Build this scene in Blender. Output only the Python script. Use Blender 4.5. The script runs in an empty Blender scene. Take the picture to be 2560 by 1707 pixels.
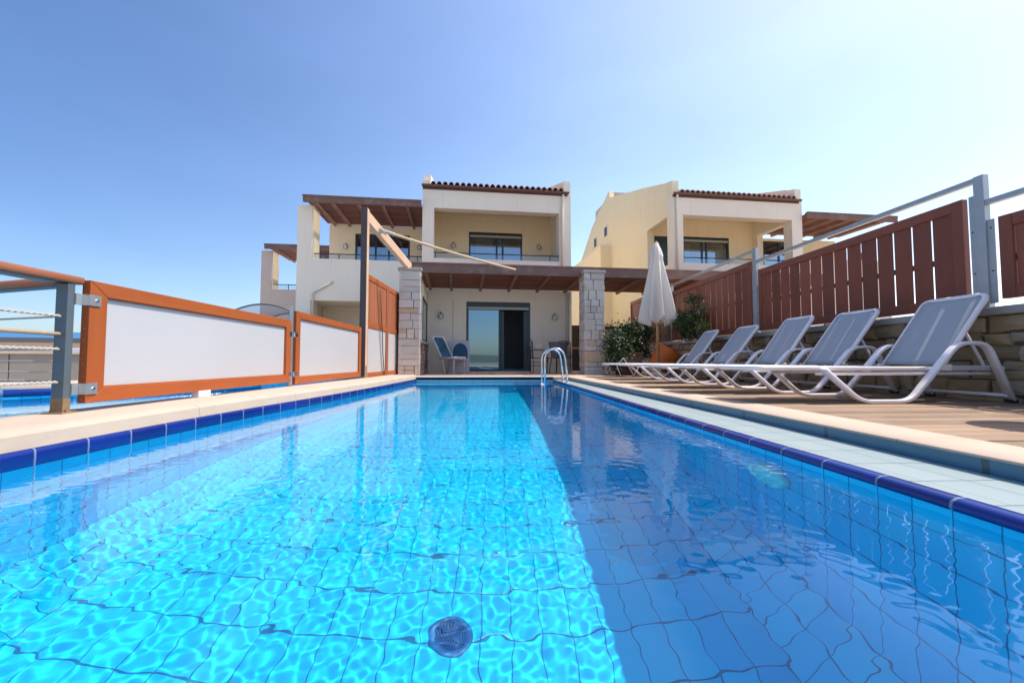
import bpy, bmesh, math, random
import numpy as np
from mathutils import Vector, Matrix, Euler

R = math.radians
sc = bpy.context.scene
COL = sc.collection

# ------------------------------------------------------------------ camera
cam_d = bpy.data.cameras.new("camera")
cam = bpy.data.objects.new("camera", cam_d)
COL.objects.link(cam)
cam_d.lens = 14.69
cam_d.sensor_width = 36
cam_d.clip_start = 0.02
cam_d.clip_end = 20000
cam.location = (0, 0, 0.35)
cam.rotation_euler = (R(92.68), 0, R(-2.45))
sc.camera = cam

# ------------------------------------------------------------------ sky and sun
SUN_AZ, SUN_EL = R(80), R(59.6)
world = bpy.data.worlds.new("World")
sc.world = world
world.use_nodes = True
wn = world.node_tree
bg = wn.nodes['Background']
sky = wn.nodes.new('ShaderNodeTexSky')
sky.sky_type = 'NISHITA'
sky.sun_disc = False
sky.sun_elevation = SUN_EL
sky.sun_rotation = SUN_AZ
sky.altitude = 100
sky.air_density = 1.0
sky.dust_density = 1.3
sky.ozone_density = 3.0
hs = wn.nodes.new('ShaderNodeHueSaturation')
hs.inputs['Saturation'].default_value = 1.10
hs.inputs['Value'].default_value = 1.0
wn.links.new(sky.outputs[0], hs.inputs['Color'])
tint = wn.nodes.new('ShaderNodeMix'); tint.data_type = 'RGBA'; tint.blend_type = 'MULTIPLY'
tint.inputs[0].default_value = 1
# hazier and paler towards the sun's side, clearer and deeper blue away from it
gw = wn.nodes.new('ShaderNodeTexCoord')
dt = wn.nodes.new('ShaderNodeVectorMath'); dt.operation = 'DOT_PRODUCT'
dt.inputs[1].default_value = (math.sin(SUN_AZ), math.cos(SUN_AZ), 0)
wn.links.new(gw.outputs['Generated'], dt.inputs[0])
mr = wn.nodes.new('ShaderNodeMapRange'); mr.interpolation_type = 'SMOOTHSTEP'
mr.inputs['From Min'].default_value = -.85; mr.inputs['From Max'].default_value = .55
wn.links.new(dt.outputs['Value'], mr.inputs['Value'])
side = wn.nodes.new('ShaderNodeMix'); side.data_type = 'RGBA'
side.inputs[6].default_value = (.37, .40, .455, 1)
side.inputs[7].default_value = (.83, .715, .655, 1)
wn.links.new(mr.outputs[0], side.inputs[0])
hz = wn.nodes.new('ShaderNodeTexNoise'); hz.inputs['Scale'].default_value = 2.2; hz.inputs['Detail'].default_value = 5
hm = wn.nodes.new('ShaderNodeMapping'); hm.inputs['Scale'].default_value = (1, 1, 3.2)
wn.links.new(gw.outputs['Generated'], hm.inputs['Vector']); wn.links.new(hm.outputs[0], hz.inputs['Vector'])
hr = wn.nodes.new('ShaderNodeMapRange'); hr.inputs['From Min'].default_value = .3; hr.inputs['From Max'].default_value = .7
hr.inputs['To Min'].default_value = .955; hr.inputs['To Max'].default_value = 1.05
wn.links.new(hz.outputs['Fac'], hr.inputs['Value'])
hv = wn.nodes.new('ShaderNodeVectorMath'); hv.operation = 'SCALE'
wn.links.new(side.outputs[2], hv.inputs[0]); wn.links.new(hr.outputs[0], hv.inputs['Scale'])
wn.links.new(hv.outputs[0], tint.inputs[7])
wn.links.new(hs.outputs[0], tint.inputs[6])
wn.links.new(tint.outputs[2], bg.inputs[0])
bg.inputs[1].default_value = 0.15
sun_d = bpy.data.lights.new("sun", 'SUN')
sun = bpy.data.objects.new("sun", sun_d)
COL.objects.link(sun)
sun_d.energy = 2.0
sun_d.angle = R(0.5)
sun_d.color = (1.0, 0.93, 0.84)
sd = Vector((math.sin(SUN_AZ) * math.cos(SUN_EL), math.cos(SUN_AZ) * math.cos(SUN_EL), math.sin(SUN_EL)))
sun.rotation_euler = sd.to_track_quat('Z', 'Y').to_euler()
sun.location = sd * 60
sun_d.cycles.is_caustics_light = True
sc.view_settings.view_transform = 'Standard'
sc.view_settings.look = 'None'
sc.view_settings.exposure = 1.5
sc.view_settings.gamma = 1
sc.cycles.use_denoising = True
sc.cycles.max_bounces = 10
sc.cycles.diffuse_bounces = 6
sc.cycles.transmission_bounces = 8
sc.cycles.sample_clamp_indirect = 6

# ------------------------------------------------------------------ helpers
def tag(o, label=None, cat=None, group=None, kind=None):
    if label: o['label'] = label
    if cat: o['category'] = cat
    if group: o['group'] = group
    if kind: o['kind'] = kind
    return o

def empty(name, loc, rz=0.0, label=None, cat=None, group=None):
    o = bpy.data.objects.new(name, None)
    o.empty_display_size = 0.2
    COL.objects.link(o)
    o.location = loc
    o.rotation_euler = (0, 0, rz)
    return tag(o, label, cat, group)

def copy_tree(o, parent=None):
    c = o.copy()
    COL.objects.link(c)
    c.parent = parent
    for ch in list(o.children):
        copy_tree(ch, c)
    return c

def fillet(pts, r, seg=5):
    P = [Vector(p) for p in pts]
    out = [P[0]]
    for i in range(1, len(P) - 1):
        a, b, c = P[i - 1], P[i], P[i + 1]
        d1, d2 = (a - b), (c - b)
        rr = min(r, d1.length * .48, d2.length * .48)
        p1, p2 = b + d1.normalized() * rr, b + d2.normalized() * rr
        for k in range(seg + 1):
            t = k / seg
            out.append(p1 * (1 - t) ** 2 + b * 2 * t * (1 - t) + p2 * t * t)
    out.append(P[-1])
    return out

class MB:
    """collects pieces of ONE mesh"""
    def __init__(s):
        s.v, s.f, s.t, s.uv, s.cuts = [], [], [], [], []
    def add(s, vs, fs, tone=0.5, uvs=None):
        n = len(s.v)
        s.cuts.append((n, len(s.f)))
        s.v += [tuple(p) for p in vs]
        for i, f in enumerate(fs):
            s.f.append(tuple(n + k for k in f))
            s.t.append(tone)
            s.uv.append([uvs[k] for k in f] if uvs is not None else [(0, 0)] * len(f))
        return s
    def box(s, x0, y0, z0, x1, y1, z1, tone=0.5, M=None):
        vs = [Vector((x, y, z)) for z in (z0, z1) for y in (y0, y1) for x in (x0, x1)]
        if M is not None: vs = [M @ p for p in vs]
        return s.add(vs, [(0, 2, 3, 1), (4, 5, 7, 6), (0, 1, 5, 4), (2, 6, 7, 3), (0, 4, 6, 2), (1, 3, 7, 5)], tone)
    def beam(s, p, q, w, h, up=(0, 0, 1), tone=0.5):
        p, q, up = Vector(p), Vector(q), Vector(up)
        d = (q - p).normalized()
        sx = d.cross(up).normalized()
        uz = sx.cross(d).normalized()
        vs = []
        for e in (p, q):
            for a, b in ((-1, -1), (1, -1), (1, 1), (-1, 1)):
                vs.append(e + sx * (a * w / 2) + uz * (b * h / 2))
        return s.add(vs, [(0, 1, 2, 3), (7, 6, 5, 4), (0, 4, 5, 1), (1, 5, 6, 2), (2, 6, 7, 3), (3, 7, 4, 0)], tone)
    def sweep(s, pts, sec, up=(0, 0, 1), closed=False, tone=0.5):
        """sec: list of (a,b): a along side vector, b along up vector"""
        P = [Vector(p) for p in pts]
        n, m = len(P), len(sec)
        up = Vector(up)
        vs = []
        prev = None
        for i in range(n):
            if closed:
                d = (P[(i + 1) % n] - P[i - 1])
            else:
                d = P[min(i + 1, n - 1)] - P[max(i - 1, 0)]
            d.normalize()
            sx = d.cross(up)
            if sx.length < 1e-4:
                sx = prev if prev is not None else d.cross(Vector((1, 0, 0)))
            sx.normalize()
            if prev is not None and sx.dot(prev) < 0: sx = -sx
            prev = sx
            uz = sx.cross(d).normalized()
            k = 1.0
            if 0 < i < n - 1 and not closed:
                e = (P[i] - P[i - 1]).normalized()
                k = 1 / max(.6, e.dot(d))
            for a, b in sec:
                vs.append(P[i] + sx * a * 1.0 + uz * b * k)
        fs = []
        for i in range(n if closed else n - 1):
            j = (i + 1) % n
            for k in range(m):
                l = (k + 1) % m
                fs.append((i * m + k, i * m + l, j * m + l, j * m + k))
        if not closed:
            fs.append(tuple(range(m - 1, -1, -1)))
            fs.append(tuple((n - 1) * m + k for k in range(m)))
        return s.add(vs, fs, tone)
    def tube(s, pts, r, n=8, up=(0, 0, 1), closed=False, tone=0.5):
        return s.sweep(pts, [(r * math.cos(2 * math.pi * k / n), r * math.sin(2 * math.pi * k / n)) for k in range(n)], up, closed, tone)
    def rtube(s, pts, w, h, up=(0, 0, 1), tone=0.5, c=.3):
        """rounded rectangular tube: w along side vector, h along up"""
        a, b = w / 2, h / 2
        k = c * min(a, b)
        sec = [(-a + k, -b), (a - k, -b), (a, -b + k), (a, b - k), (a - k, b), (-a + k, b), (-a, b - k), (-a, -b + k)]
        return s.sweep(pts, sec, up, False, tone)
    def lathe(s, prof, n=24, c=(0, 0, 0), tone=0.5, wob=None):
        vs, fs = [], []
        m = len(prof)
        for i in range(n):
            a = 2 * math.pi * i / n
            for k, (r, z) in enumerate(prof):
                rr = r if wob is None else r * wob(a, k / (m - 1))
                vs.append((c[0] + rr * math.cos(a), c[1] + rr * math.sin(a), c[2] + z))
        for i in range(n):
            j = (i + 1) % n
            for k in range(m - 1):
                fs.append((i * m + k, j * m + k, j * m + k + 1, i * m + k + 1))
        return s.add(vs, fs, tone)
    def prism(s, poly, lo, hi, axis='x', tone=0.5):
        """poly in the two other axes; extruded along axis"""
        n = len(poly)
        def P(a, b, c):
            return {'x': (c, a, b), 'y': (a, c, b), 'z': (a, b, c)}[axis]
        vs = [P(a, b, lo) for a, b in poly] + [P(a, b, hi) for a, b in poly]
        fs = [tuple(range(n - 1, -1, -1)), tuple(range(n, 2 * n))]
        for i in range(n):
            j = (i + 1) % n
            fs.append((i, j, n + j, n + i))
        return s.add(vs, fs, tone)
    def holed(s, u0, u1, z0, z1, v0, v1, holes, axis='y', tone=0.5):
        """a wall slab in the u-z plane with rectangular holes (a,b,c,d)=(u0,u1,z0,z1)"""
        us = sorted({u0, u1, *[h[0] for h in holes], *[h[1] for h in holes]})
        zs = sorted({z0, z1, *[h[2] for h in holes], *[h[3] for h in holes]})
        us = [u for u in us if u0 <= u <= u1]
        zs = [z for z in zs if z0 <= z <= z1]
        vs, fs = [], []
        def P(u, v, z): return (u, v, z) if axis == 'y' else (v, u, z)
        def quad(a, b, c, d):
            n = len(vs); vs.extend([a, b, c, d]); fs.append((n, n + 1, n + 2, n + 3))
        def solid(i, k):
            if not (0 <= i < len(us) - 1 and 0 <= k < len(zs) - 1): return False
            cu, cz = (us[i] + us[i + 1]) / 2, (zs[k] + zs[k + 1]) / 2
            return not any(h[0] < cu < h[1] and h[2] < cz < h[3] for h in holes)
        for i in range(len(us) - 1):
            for k in range(len(zs) - 1):
                if not solid(i, k): continue
                a, b, c, d = us[i], us[i + 1], zs[k], zs[k + 1]
                quad(P(a, v0, c), P(b, v0, c), P(b, v0, d), P(a, v0, d))
                quad(P(b, v1, c), P(a, v1, c), P(a, v1, d), P(b, v1, d))
                if not solid(i - 1, k): quad(P(a, v1, c), P(a, v0, c), P(a, v0, d), P(a, v1, d))
                if not solid(i + 1, k): quad(P(b, v0, c), P(b, v1, c), P(b, v1, d), P(b, v0, d))
                if not solid(i, k - 1): quad(P(a, v1, c), P(b, v1, c), P(b, v0, c), P(a, v0, c))
                if not solid(i, k + 1): quad(P(a, v0, d), P(b, v0, d), P(b, v1, d), P(a, v1, d))
        s.add(vs, fs, tone)
        return s
    def sheet(s, rows, uv=None, tone=0.5):
        ny, nx = len(rows), len(rows[0])
        vs = [p for r in rows for p in r]
        uvs = [p for r in uv for p in r] if uv else None
        fs = [(j * nx + i, j * nx + i + 1, (j + 1) * nx + i + 1, (j + 1) * nx + i) for j in range(ny - 1) for i in range(nx - 1)]
        return s.add(vs, fs, tone, uvs)
    def build_each(s, name, mat, parent=None, smooth=False, **kw):
        out = []
        for k, (v0, f0) in enumerate(s.cuts):
            v1, f1 = s.cuts[k + 1] if k + 1 < len(s.cuts) else (len(s.v), len(s.f))
            q = MB(); q.add(s.v[v0:v1], [tuple(i - v0 for i in f) for f in s.f[f0:f1]], s.t[f0])
            q.t = s.t[f0:f1]
            out.append(q.build(name, mat, parent, smooth, **kw))
        return out
    def build(s, name, mat, parent=None, smooth=False, bevel=0.0, loc=None, seg=2, fix=True, sub=0):
        me = bpy.data.meshes.new(name)
        vs = s.v
        if loc is not None: vs = [(p[0] - loc[0], p[1] - loc[1], p[2] - loc[2]) for p in vs]
        me.from_pydata(vs, [], s.f)
        if s.uv and any(u[0] != (0, 0) or len(u) > 1 and u[1] != (0, 0) for u in s.uv):
            ul = me.uv_layers.new(name='UVMap')
            ul.data.foreach_set('uv', [c for u in s.uv for q in u for c in q])
        at = me.attributes.new('tone', 'FLOAT', 'FACE')
        at.data.foreach_set('value', s.t)
        me.materials.append(mat)
        if fix:
            b = bmesh.new(); b.from_mesh(me)
            bmesh.ops.recalc_face_normals(b, faces=b.faces)
            b.to_mesh(me); b.free()
        if smooth: me.shade_smooth()
        o = bpy.data.objects.new(name, me)
        COL.objects.link(o)
        if parent is not None: o.parent = parent
        if loc is not None: o.location = loc
        if bevel:
            m = o.modifiers.new('bevel', 'BEVEL'); m.width = bevel; m.segments = seg; m.limit_method = 'ANGLE'; m.angle_limit = R(40)
        if sub:
            m = o.modifiers.new('sub', 'SUBSURF'); m.levels = sub; m.render_levels = sub
        return o

# ------------------------------------------------------------------ materials
def new_mat(name):
    m = bpy.data.materials.new(name); m.use_nodes = True
    nt = m.node_tree
    return m, nt, nt.nodes['Principled BSDF']

def nd(nt, t, **kw):
    n = nt.nodes.new(t)
    for k, v in kw.items():
        setattr(n, k, v)
    return n

def coords(nt, scale=(1, 1, 1), kind='Object'):
    tc = nd(nt, 'ShaderNodeTexCoord'); mp = nd(nt, 'ShaderNodeMapping')
    mp.inputs['Scale'].default_value = scale
    nt.links.new(tc.outputs[kind], mp.inputs['Vector'])
    return mp.outputs[0]

def noise(nt, vec, scale, detail=4, rough=.55):
    n = nd(nt, 'ShaderNodeTexNoise')
    n.inputs['Scale'].default_value = scale; n.inputs['Detail'].default_value = detail; n.inputs['Roughness'].default_value = rough
    nt.links.new(vec, n.inputs['Vector'])
    return n.outputs['Fac']

def mixc(nt, fac, a, b, blend='MIX'):
    m = nd(nt, 'ShaderNodeMix', data_type='RGBA', blend_type=blend)
    for sock, val in ((m.inputs[6], a), (m.inputs[7], b)):
        if isinstance(val, tuple): sock.default_value = (*val, 1) if len(val) == 3 else val
        else: nt.links.new(val, sock)
    if isinstance(fac, (int, float)): m.inputs[0].default_value = fac
    else: nt.links.new(fac, m.inputs[0])
    return m.outputs[2]

def math_(nt, op, a, b=None, clamp=False):
    m = nd(nt, 'ShaderNodeMath', operation=op, use_clamp=clamp)
    for k, v in enumerate((a, b)):
        if v is None: continue
        if isinstance(v, (int, float)): m.inputs[k].default_value = v
        else: nt.links.new(v, m.inputs[k])
    return m.outputs[0]

def ramp(nt, fac, stops):
    r = nd(nt, 'ShaderNodeValToRGB')
    el = r.color_ramp.elements
    el[0].position, el[0].color = stops[0][0], (*stops[0][1], 1)
    el[1].position, el[1].color = stops[-1][0], (*stops[-1][1], 1)
    for p, c in stops[1:-1]:
        e = el.new(p); e.color = (*c, 1)
    nt.links.new(fac, r.inputs[0])
    return r.outputs[0]

def bump(nt, bs, h, strength, dist):
    b = nd(nt, 'ShaderNodeBump')
    b.inputs['Strength'].default_value = strength; b.inputs['Distance'].default_value = dist
    nt.links.new(h, b.inputs['Height']); nt.links.new(b.outputs[0], bs.inputs['Normal'])

def tone_of(nt):
    a = nd(nt, 'ShaderNodeAttribute'); a.attribute_name = 'tone'
    return a.outputs['Fac']

def plaster(name, c, var=.12, dirt=(.45, .4, .34)):
    m, nt, b = new_mat(name)
    co = coords(nt)
    big = noise(nt, co, .9, 5)
    st = noise(nt, coords(nt, (5, 5, .45)), 1.6, 5, .6)
    fine = noise(nt, co, 90, 4, .7)
    c2 = tuple(x * (1 - var) for x in c)
    col = mixc(nt, big, c2, c)
    f = ramp(nt, st, [(.55, (0, 0, 0)), (.85, (.40, .40, .40))])
    col = mixc(nt, f, col, tuple(x * y * 1.6 for x, y in zip(c, dirt)))
    nt.links.new(col, b.inputs['Base Color'])
    b.inputs['Roughness'].default_value = .9
    bump(nt, b, fine, .35, .004)
    return m

def wood(name, c1, c2, axis=1, grain=26, rough=.55, toned=.5, weather=None):
    m, nt, b = new_mat(name)
    sc_ = [grain, grain, grain]; sc_[axis] = grain * .06
    co = coords(nt, tuple(sc_))
    g = noise(nt, co, 1.0, 7, .65)
    g2 = noise(nt, coords(nt), 2.3, 4)
    t = tone_of(nt)
    f = math_(nt, 'ADD', math_(nt, 'MULTIPLY', g, .55), math_(nt, 'MULTIPLY', t, toned))
    f = math_(nt, 'ADD', f, math_(nt, 'MULTIPLY', math_(nt, 'SUBTRACT', g2, .5), .5))
    f = math_(nt, 'SUBTRACT', f, .02, True)
    col = mixc(nt, f, c1, c2)
    if weather:
        w = ramp(nt, noise(nt, coords(nt, (3, 3, 3)), 1.3, 6, .7), [(.5, (0, 0, 0)), (.72, (.6, .6, .6))])
        col = mixc(nt, w, col, weather)
    nt.links.new(col, b.inputs['Base Color'])
    nt.links.new(math_(nt, 'ADD', math_(nt, 'MULTIPLY', g, .3), rough - .15), b.inputs['Roughness'])
    bump(nt, b, g, .25, .002)
    return m

def plain(name, c, rough=.5, metal=0.0, var=.1, scale=6, bmp=0, spec=.5):
    m, nt, b = new_mat(name)
    n = noise(nt, coords(nt), scale, 5, .6)
    nt.links.new(mixc(nt, n, tuple(x * (1 - var) for x in c), tuple(min(1, x * (1 + var)) for x in c)), b.inputs['Base Color'])
    b.inputs['Roughness'].default_value = rough; b.inputs['Metallic'].default_value = metal
    b.inputs['Specular IOR Level'].default_value = spec
    if bmp: bump(nt, b, noise(nt, coords(nt), scale * 12, 3), bmp, .002)
    return m

def stone(name, stops, bscale=16):
    m, nt, b = new_mat(name)
    t = tone_of(nt)
    n = noise(nt, coords(nt), 7, 6, .65)
    f = math_(nt, 'ADD', math_(nt, 'MULTIPLY', t, .8), math_(nt, 'MULTIPLY', n, .3), True)
    col = ramp(nt, f, stops)
    n2 = noise(nt, coords(nt), 34, 5, .7)
    col = mixc(nt, math_(nt, 'MULTIPLY', n2, .5), col, (.16, .14, .12), 'MULTIPLY') if False else mixc(nt, math_(nt, 'MULTIPLY', n2, .28), col, (.2, .18, .16))
    nt.links.new(col, b.inputs['Base Color'])
    b.inputs['Roughness'].default_value = .92
    bump(nt, b, math_(nt, 'ADD', n2, noise(nt, coords(nt), bscale, 5, .6)), .6, .012)
    return m

def tile_mat(name, c1, c2, grout, mortar=.035, rough=.12, streak=None):
    m, nt, b = new_mat(name)
    tc = nd(nt, 'ShaderNodeTexCoord')
    br = nd(nt, 'ShaderNodeTexBrick')
    br.offset = 0.0; br.squash = 1.0
    br.inputs['Scale'].default_value = 1
    br.inputs['Brick Width'].default_value = 1; br.inputs['Row Height'].default_value = 1
    br.inputs['Mortar Size'].default_value = mortar; br.inputs['Mortar Smooth'].default_value = .25
    br.inputs['Color1'].default_value = (*c1, 1); br.inputs['Color2'].default_value = (*c2, 1); br.inputs['Mortar'].default_value = (*grout, 1)
    nt.links.new(tc.outputs['UV'], br.inputs['Vector'])
    col = br.outputs['Color']
    if streak:
        s_ = ramp(nt, noise(nt, coords(nt, (14, 1.2, 14)), 1.2, 5, .65), [(.5, (0, 0, 0)), (.75, (.7, .7, .7))])
        col = mixc(nt, s_, col, streak)
    nt.links.new(col, b.inputs['Base Color'])
    b.inputs['Roughness'].default_value = rough
    inv = math_(nt, 'SUBTRACT', 1, br.outputs['Fac'])
    bump(nt, b, inv, .4, .002)
    return m

def glass_mat(name, tint=(.35, .5, .6), refl=.3, gl=(.75, .88, 1.0)):
    m = bpy.data.materials.new(name); m.use_nodes = True
    nt = m.node_tree; nt.nodes.remove(nt.nodes['Principled BSDF'])
    out = nt.nodes['Material Output']
    tr = nd(nt, 'ShaderNodeBsdfTransparent'); tr.inputs[0].default_value = (*tint, 1)
    g = nd(nt, 'ShaderNodeBsdfGlossy'); g.inputs['Roughness'].default_value = .01; g.inputs['Color'].default_value = (*gl, 1)
    fr = nd(nt, 'ShaderNodeFresnel'); fr.inputs[0].default_value = 1.5
    f = math_(nt, 'ADD', fr.outputs[0], refl, True)
    mx = nd(nt, 'ShaderNodeMixShader')
    nt.links.new(f, mx.inputs[0]); nt.links.new(tr.outputs[0], mx.inputs[1]); nt.links.new(g.outputs[0], mx.inputs[2])
    nt.links.new(mx.outputs[0], out.inputs[0])
    return m

M = {}
M['white'] = plaster('white_plaster', (.86, .785, .64))
M['cream'] = plaster('cream_plaster', (.92, .79, .55))
M['yellow'] = plaster('yellow_plaster', (.86, .74, .50), .08)
M['taupe'] = plaster('taupe_plaster', (.60, .51, .43))
M['gwall'] = plaster('ground_floor_plaster', (.84, .77, .64))
M['wallwhite'] = plaster('boundary_plaster', (.62, .56, .5))
M['gate_wood'] = wood('oiled_gate_wood', (.28, .060, .011), (.45, .115, .023), 1, 30, .42)
M['gate_wood_v'] = wood('oiled_gate_wood_upright', (.28, .060, .011), (.45, .115, .023), 2, 30, .42)
M['screen_wood'] = wood('screen_wood', (.26, .075, .03), (.42, .14, .06), 2, 30, .5)
M['fence_wood'] = wood('fence_board_wood', (.13, .031, .016), (.28, .076, .040), 2, 30, .5, .8)
M['beam_wood'] = wood('weathered_beam', (.12, .065, .05), (.24, .14, .11), 0, 22, .7, .4, (.3, .23, .2))
M['rafter_wood'] = wood('rafter_wood', (.17, .085, .055), (.30, .165, .11), 1, 22, .65, .4, (.36, .27, .22))
M['slat_wood'] = wood('pergola_slats', (.11, .032, .018), (.22, .07, .035), 0, 24, .6, .7)
M['post_wood'] = wood('timber_post', (.48, .29, .17), (.70, .50, .34), 2, 20, .7, .4, (.66, .54, .42))
M['post_shade'] = wood('shaded_post_timber', (.06, .04, .038), (.125, .085, .078), 2, 22, .7, .4)  # post timber darkened, shade of its front put into the colour
M['pole_wood'] = wood('pole_wood', (.5, .34, .2), (.66, .48, .32), 0, 20, .7)
M['rail_wood'] = wood('handrail_wood', (.28, .09, .04), (.44, .17, .085), 1, 28, .5)
M['umb_wood'] = wood('umbrella_pole_wood', (.42, .2, .06), (.62, .33, .13), 2, 26, .5)
M['deck'] = wood('deck_boards', (.13, .078, .044), (.38, .245, .145), 0, 20, .75, .7, (.34, .27, .22))
M['steel'] = plain('painted_steel', (.105, .13, .145), .5, .2, .15, 9)
M['galv'] = plain('galvanised_steel', (.42, .45, .45), .45, .55, .18, 12)
M['inox'] = plain('stainless', (.72, .76, .8), .16, 1.0, .04, 5)
M['bracket'] = plain('brushed_bracket', (.55, .56, .55), .35, .8, .1, 20)
M['rust'] = plain('rusty_base', (.24, .16, .08), .85, .1, .4, 25, .5)
M['white_paint'] = plain('white_lounger_frame', (.90, .83, .80), .35, 0, .05, 14)
M['panel'] = plain('opal_panel', (.48, .47, .465), .35, 0, .05, 1.6)
def cloth_mat():
    m, nt, b = new_mat('umbrella_cloth')
    n = noise(nt, coords(nt), 9, 4)
    b.inputs['Roughness'].default_value = .9
    col = mixc(nt, n, (.88, .86, .82), (.93, .91, .87))
    nt.links.new(col, b.inputs['Base Color'])
    tl = nd(nt, 'ShaderNodeBsdfTranslucent'); tl.inputs[0].default_value = (.95, .90, .82, 1)
    mx = nd(nt, 'ShaderNodeMixShader'); mx.inputs[0].default_value = .5
    nt.links.new(b.outputs[0], mx.inputs[1]); nt.links.new(tl.outputs[0], mx.inputs[2])
    nt.links.new(mx.outputs[0], nt.nodes['Material Output'].inputs[0])
    return m
M['umb_cloth'] = cloth_mat()
M['rope'] = plain('white_rope', (.46, .42, .36), .9, 0, .25, 60, .5)
M['brownrope'] = plain('brown_rope', (.42, .30, .2), .9, 0, .3, 40, .5)
M['black'] = plain('black_rubber', (.02, .02, .022), .6)
M['frame'] = plain('dark_teal_frame', (.018, .042, .058), .35, .1, .15)
M['shutter'] = plain('shutter_slat', (.42, .42, .38), .6)
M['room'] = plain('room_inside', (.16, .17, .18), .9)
M['curtain'] = plain('curtain_cloth', (.62, .6, .54), .9, 0, .1, 5)
M['iron'] = plain('wrought_iron', (.03, .026, .026), .5, .4)
M['mesh_grey'] = plain('grey_mesh_cloth', (.12, .12, .15), .8)
M['cloth_cream'] = plain('cream_cloth', (.66, .56, .45), .95, 0, .1, 20, .2)
M['blue_cloth'] = plain('teal_blue_cloth', (.012, .085, .15), .7, 0, .12, 12)
M['chair_white'] = plain('white_plastic', (.62, .6, .66), .4)
M['orange'] = plain('orange_tub_plastic', (.72, .16, .02), .5, 0, .12, 5)
M['terracotta'] = plain('brown_pot', (.22, .11, .07), .8, 0, .25, 8, .3)
M['pipe'] = plain('cream_pipe', (.55, .5, .4), .5)
M['tile'] = plain('roof_tile', (.42, .25, .17), .8, 0, .35, 14, .4)
M['gutter'] = plain('gutter_brown', (.12, .062, .052), .45, 0, .2)
M['lamp'] = plain('lamp_iron', (.05, .05, .05), .5, .5)
M['opal'] = plain('lamp_glass', (.55, .57, .56), .25)
M['block'] = stone('concrete_blocks', [(.1, (.20, .19, .165)), (.6, (.27, .255, .225)), (.95, (.33, .31, .28))], 30)
M['mortar'] = plain('mortar', (.17, .15, .135), .95, 0, .15, 30, .4)
M['mortar_dark'] = plain('dark_mortar', (.17, .125, .08), .95, 0, .2, 30, .4)
M['pillar'] = stone('pillar_stone', [(.12, (.45, .39, .33)), (.3, (.60, .53, .46)), (.55, (.70, .64, .56)), (.8, (.56, .47, .38)), (.98, (.62, .43, .24))])
M['rubble'] = stone('wall_stone', [(.08, (.24, .165, .085)), (.3, (.40, .29, .165)), (.5, (.48, .34, .18)), (.7, (.42, .34, .23)), (.85, (.50, .36, .17)), (.98, (.54, .47, .36))])
M['darkstone'] = stone('porch_stone', [(.12, (.16, .11, .10)), (.6, (.28, .2, .18)), (.95, (.36, .28, .25))])
M['cap'] = stone('cap_stone', [(.1, (.36, .35, .32)), (.9, (.47, .45, .41))], 24)
def coping_mat():
    m, nt, b = new_mat('coping_render')
    n = noise(nt, coords(nt), 3.2, 6, .62)
    sp = noise(nt, coords(nt), 42, 4, .7)
    col = mixc(nt, n, (.42, .325, .24), (.54, .43, .335))
    w = ramp(nt, noise(nt, coords(nt, (2.2, .8, 2.2)), 1.1, 6, .68), [(.52, (0, 0, 0)), (.70, (.55, .55, .55))])
    col = mixc(nt, w, col, (.36, .285, .22))
    d = ramp(nt, sp, [(.62, (0, 0, 0)), (.74, (.5, .5, .5))])
    col = mixc(nt, d, col, (.33, .26, .2))
    # cast joints about every 1.2 m
    tc = nd(nt, 'ShaderNodeTexCoord'); sx = nd(nt, 'ShaderNodeSeparateXYZ'); nt.links.new(tc.outputs['Object'], sx.inputs[0])
    fr = math_(nt, 'FRACT', math_(nt, 'DIVIDE', sx.outputs['Y'], 1.22))
    jn = math_(nt, 'LESS_THAN', math_(nt, 'ABSOLUTE', math_(nt, 'SUBTRACT', fr, .5)), .0026)
    col = mixc(nt, math_(nt, 'MULTIPLY', jn, .75), col, (.2, .15, .11))
    nt.links.new(col, b.inputs['Base Color']); b.inputs['Roughness'].default_value = .85
    bump(nt, b, math_(nt, 'ADD', sp, math_(nt, 'MULTIPLY', n, .6)), .35, .004)
    return m
M['coping'] = coping_mat()
M['terrace'] = plain('terrace_floor', (.58, .41, .29), .75, 0, .15, 5, .2)
M['slab'] = plain('concrete_slab', (.60, .50, .40), .9, 0, .15, 3, .3)
M['ground'] = plain('dry_ground', (.40, .31, .21), .95, 0, .3, .2, .3)
M['pooltile'] = tile_mat('pool_tiles', (.012, .64, .90), (.008, .54, .85), (.012, .18, .34), .020)
M['band'] = tile_mat('cobalt_band', (.003, .016, .14), (.006, .028, .21), (.15, .19, .30), .022, .10)
M['band_r'] = tile_mat('cobalt_band_dark_joint', (.003, .015, .15), (.006, .028, .22), (.16, .24, .30), .022, .10)
M['ledge'] = tile_mat('pale_ledge_tiles', (.38, .45, .44), (.35, .43, .42), (.12, .2, .2), .018, .3)
M['channel'] = tile_mat('channel_tiles', (.035, .16, .26), (.045, .19, .29), (.02, .08, .12), .02, .3, (.09, .22, .30))
M['far_face'] = tile_mat('far_edge_tiles', (.22, .38, .48), (.24, .40, .50), (.1, .2, .3), .02, .25)
M['win_glass'] = glass_mat('window_glass')
M['door_glass'] = glass_mat('door_glass', (.12, .2, .26), .26, (.50, .78, 1.0))
M['rail_glass'] = glass_mat('railing_glass', (.72, .80, .80), .06)
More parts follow.
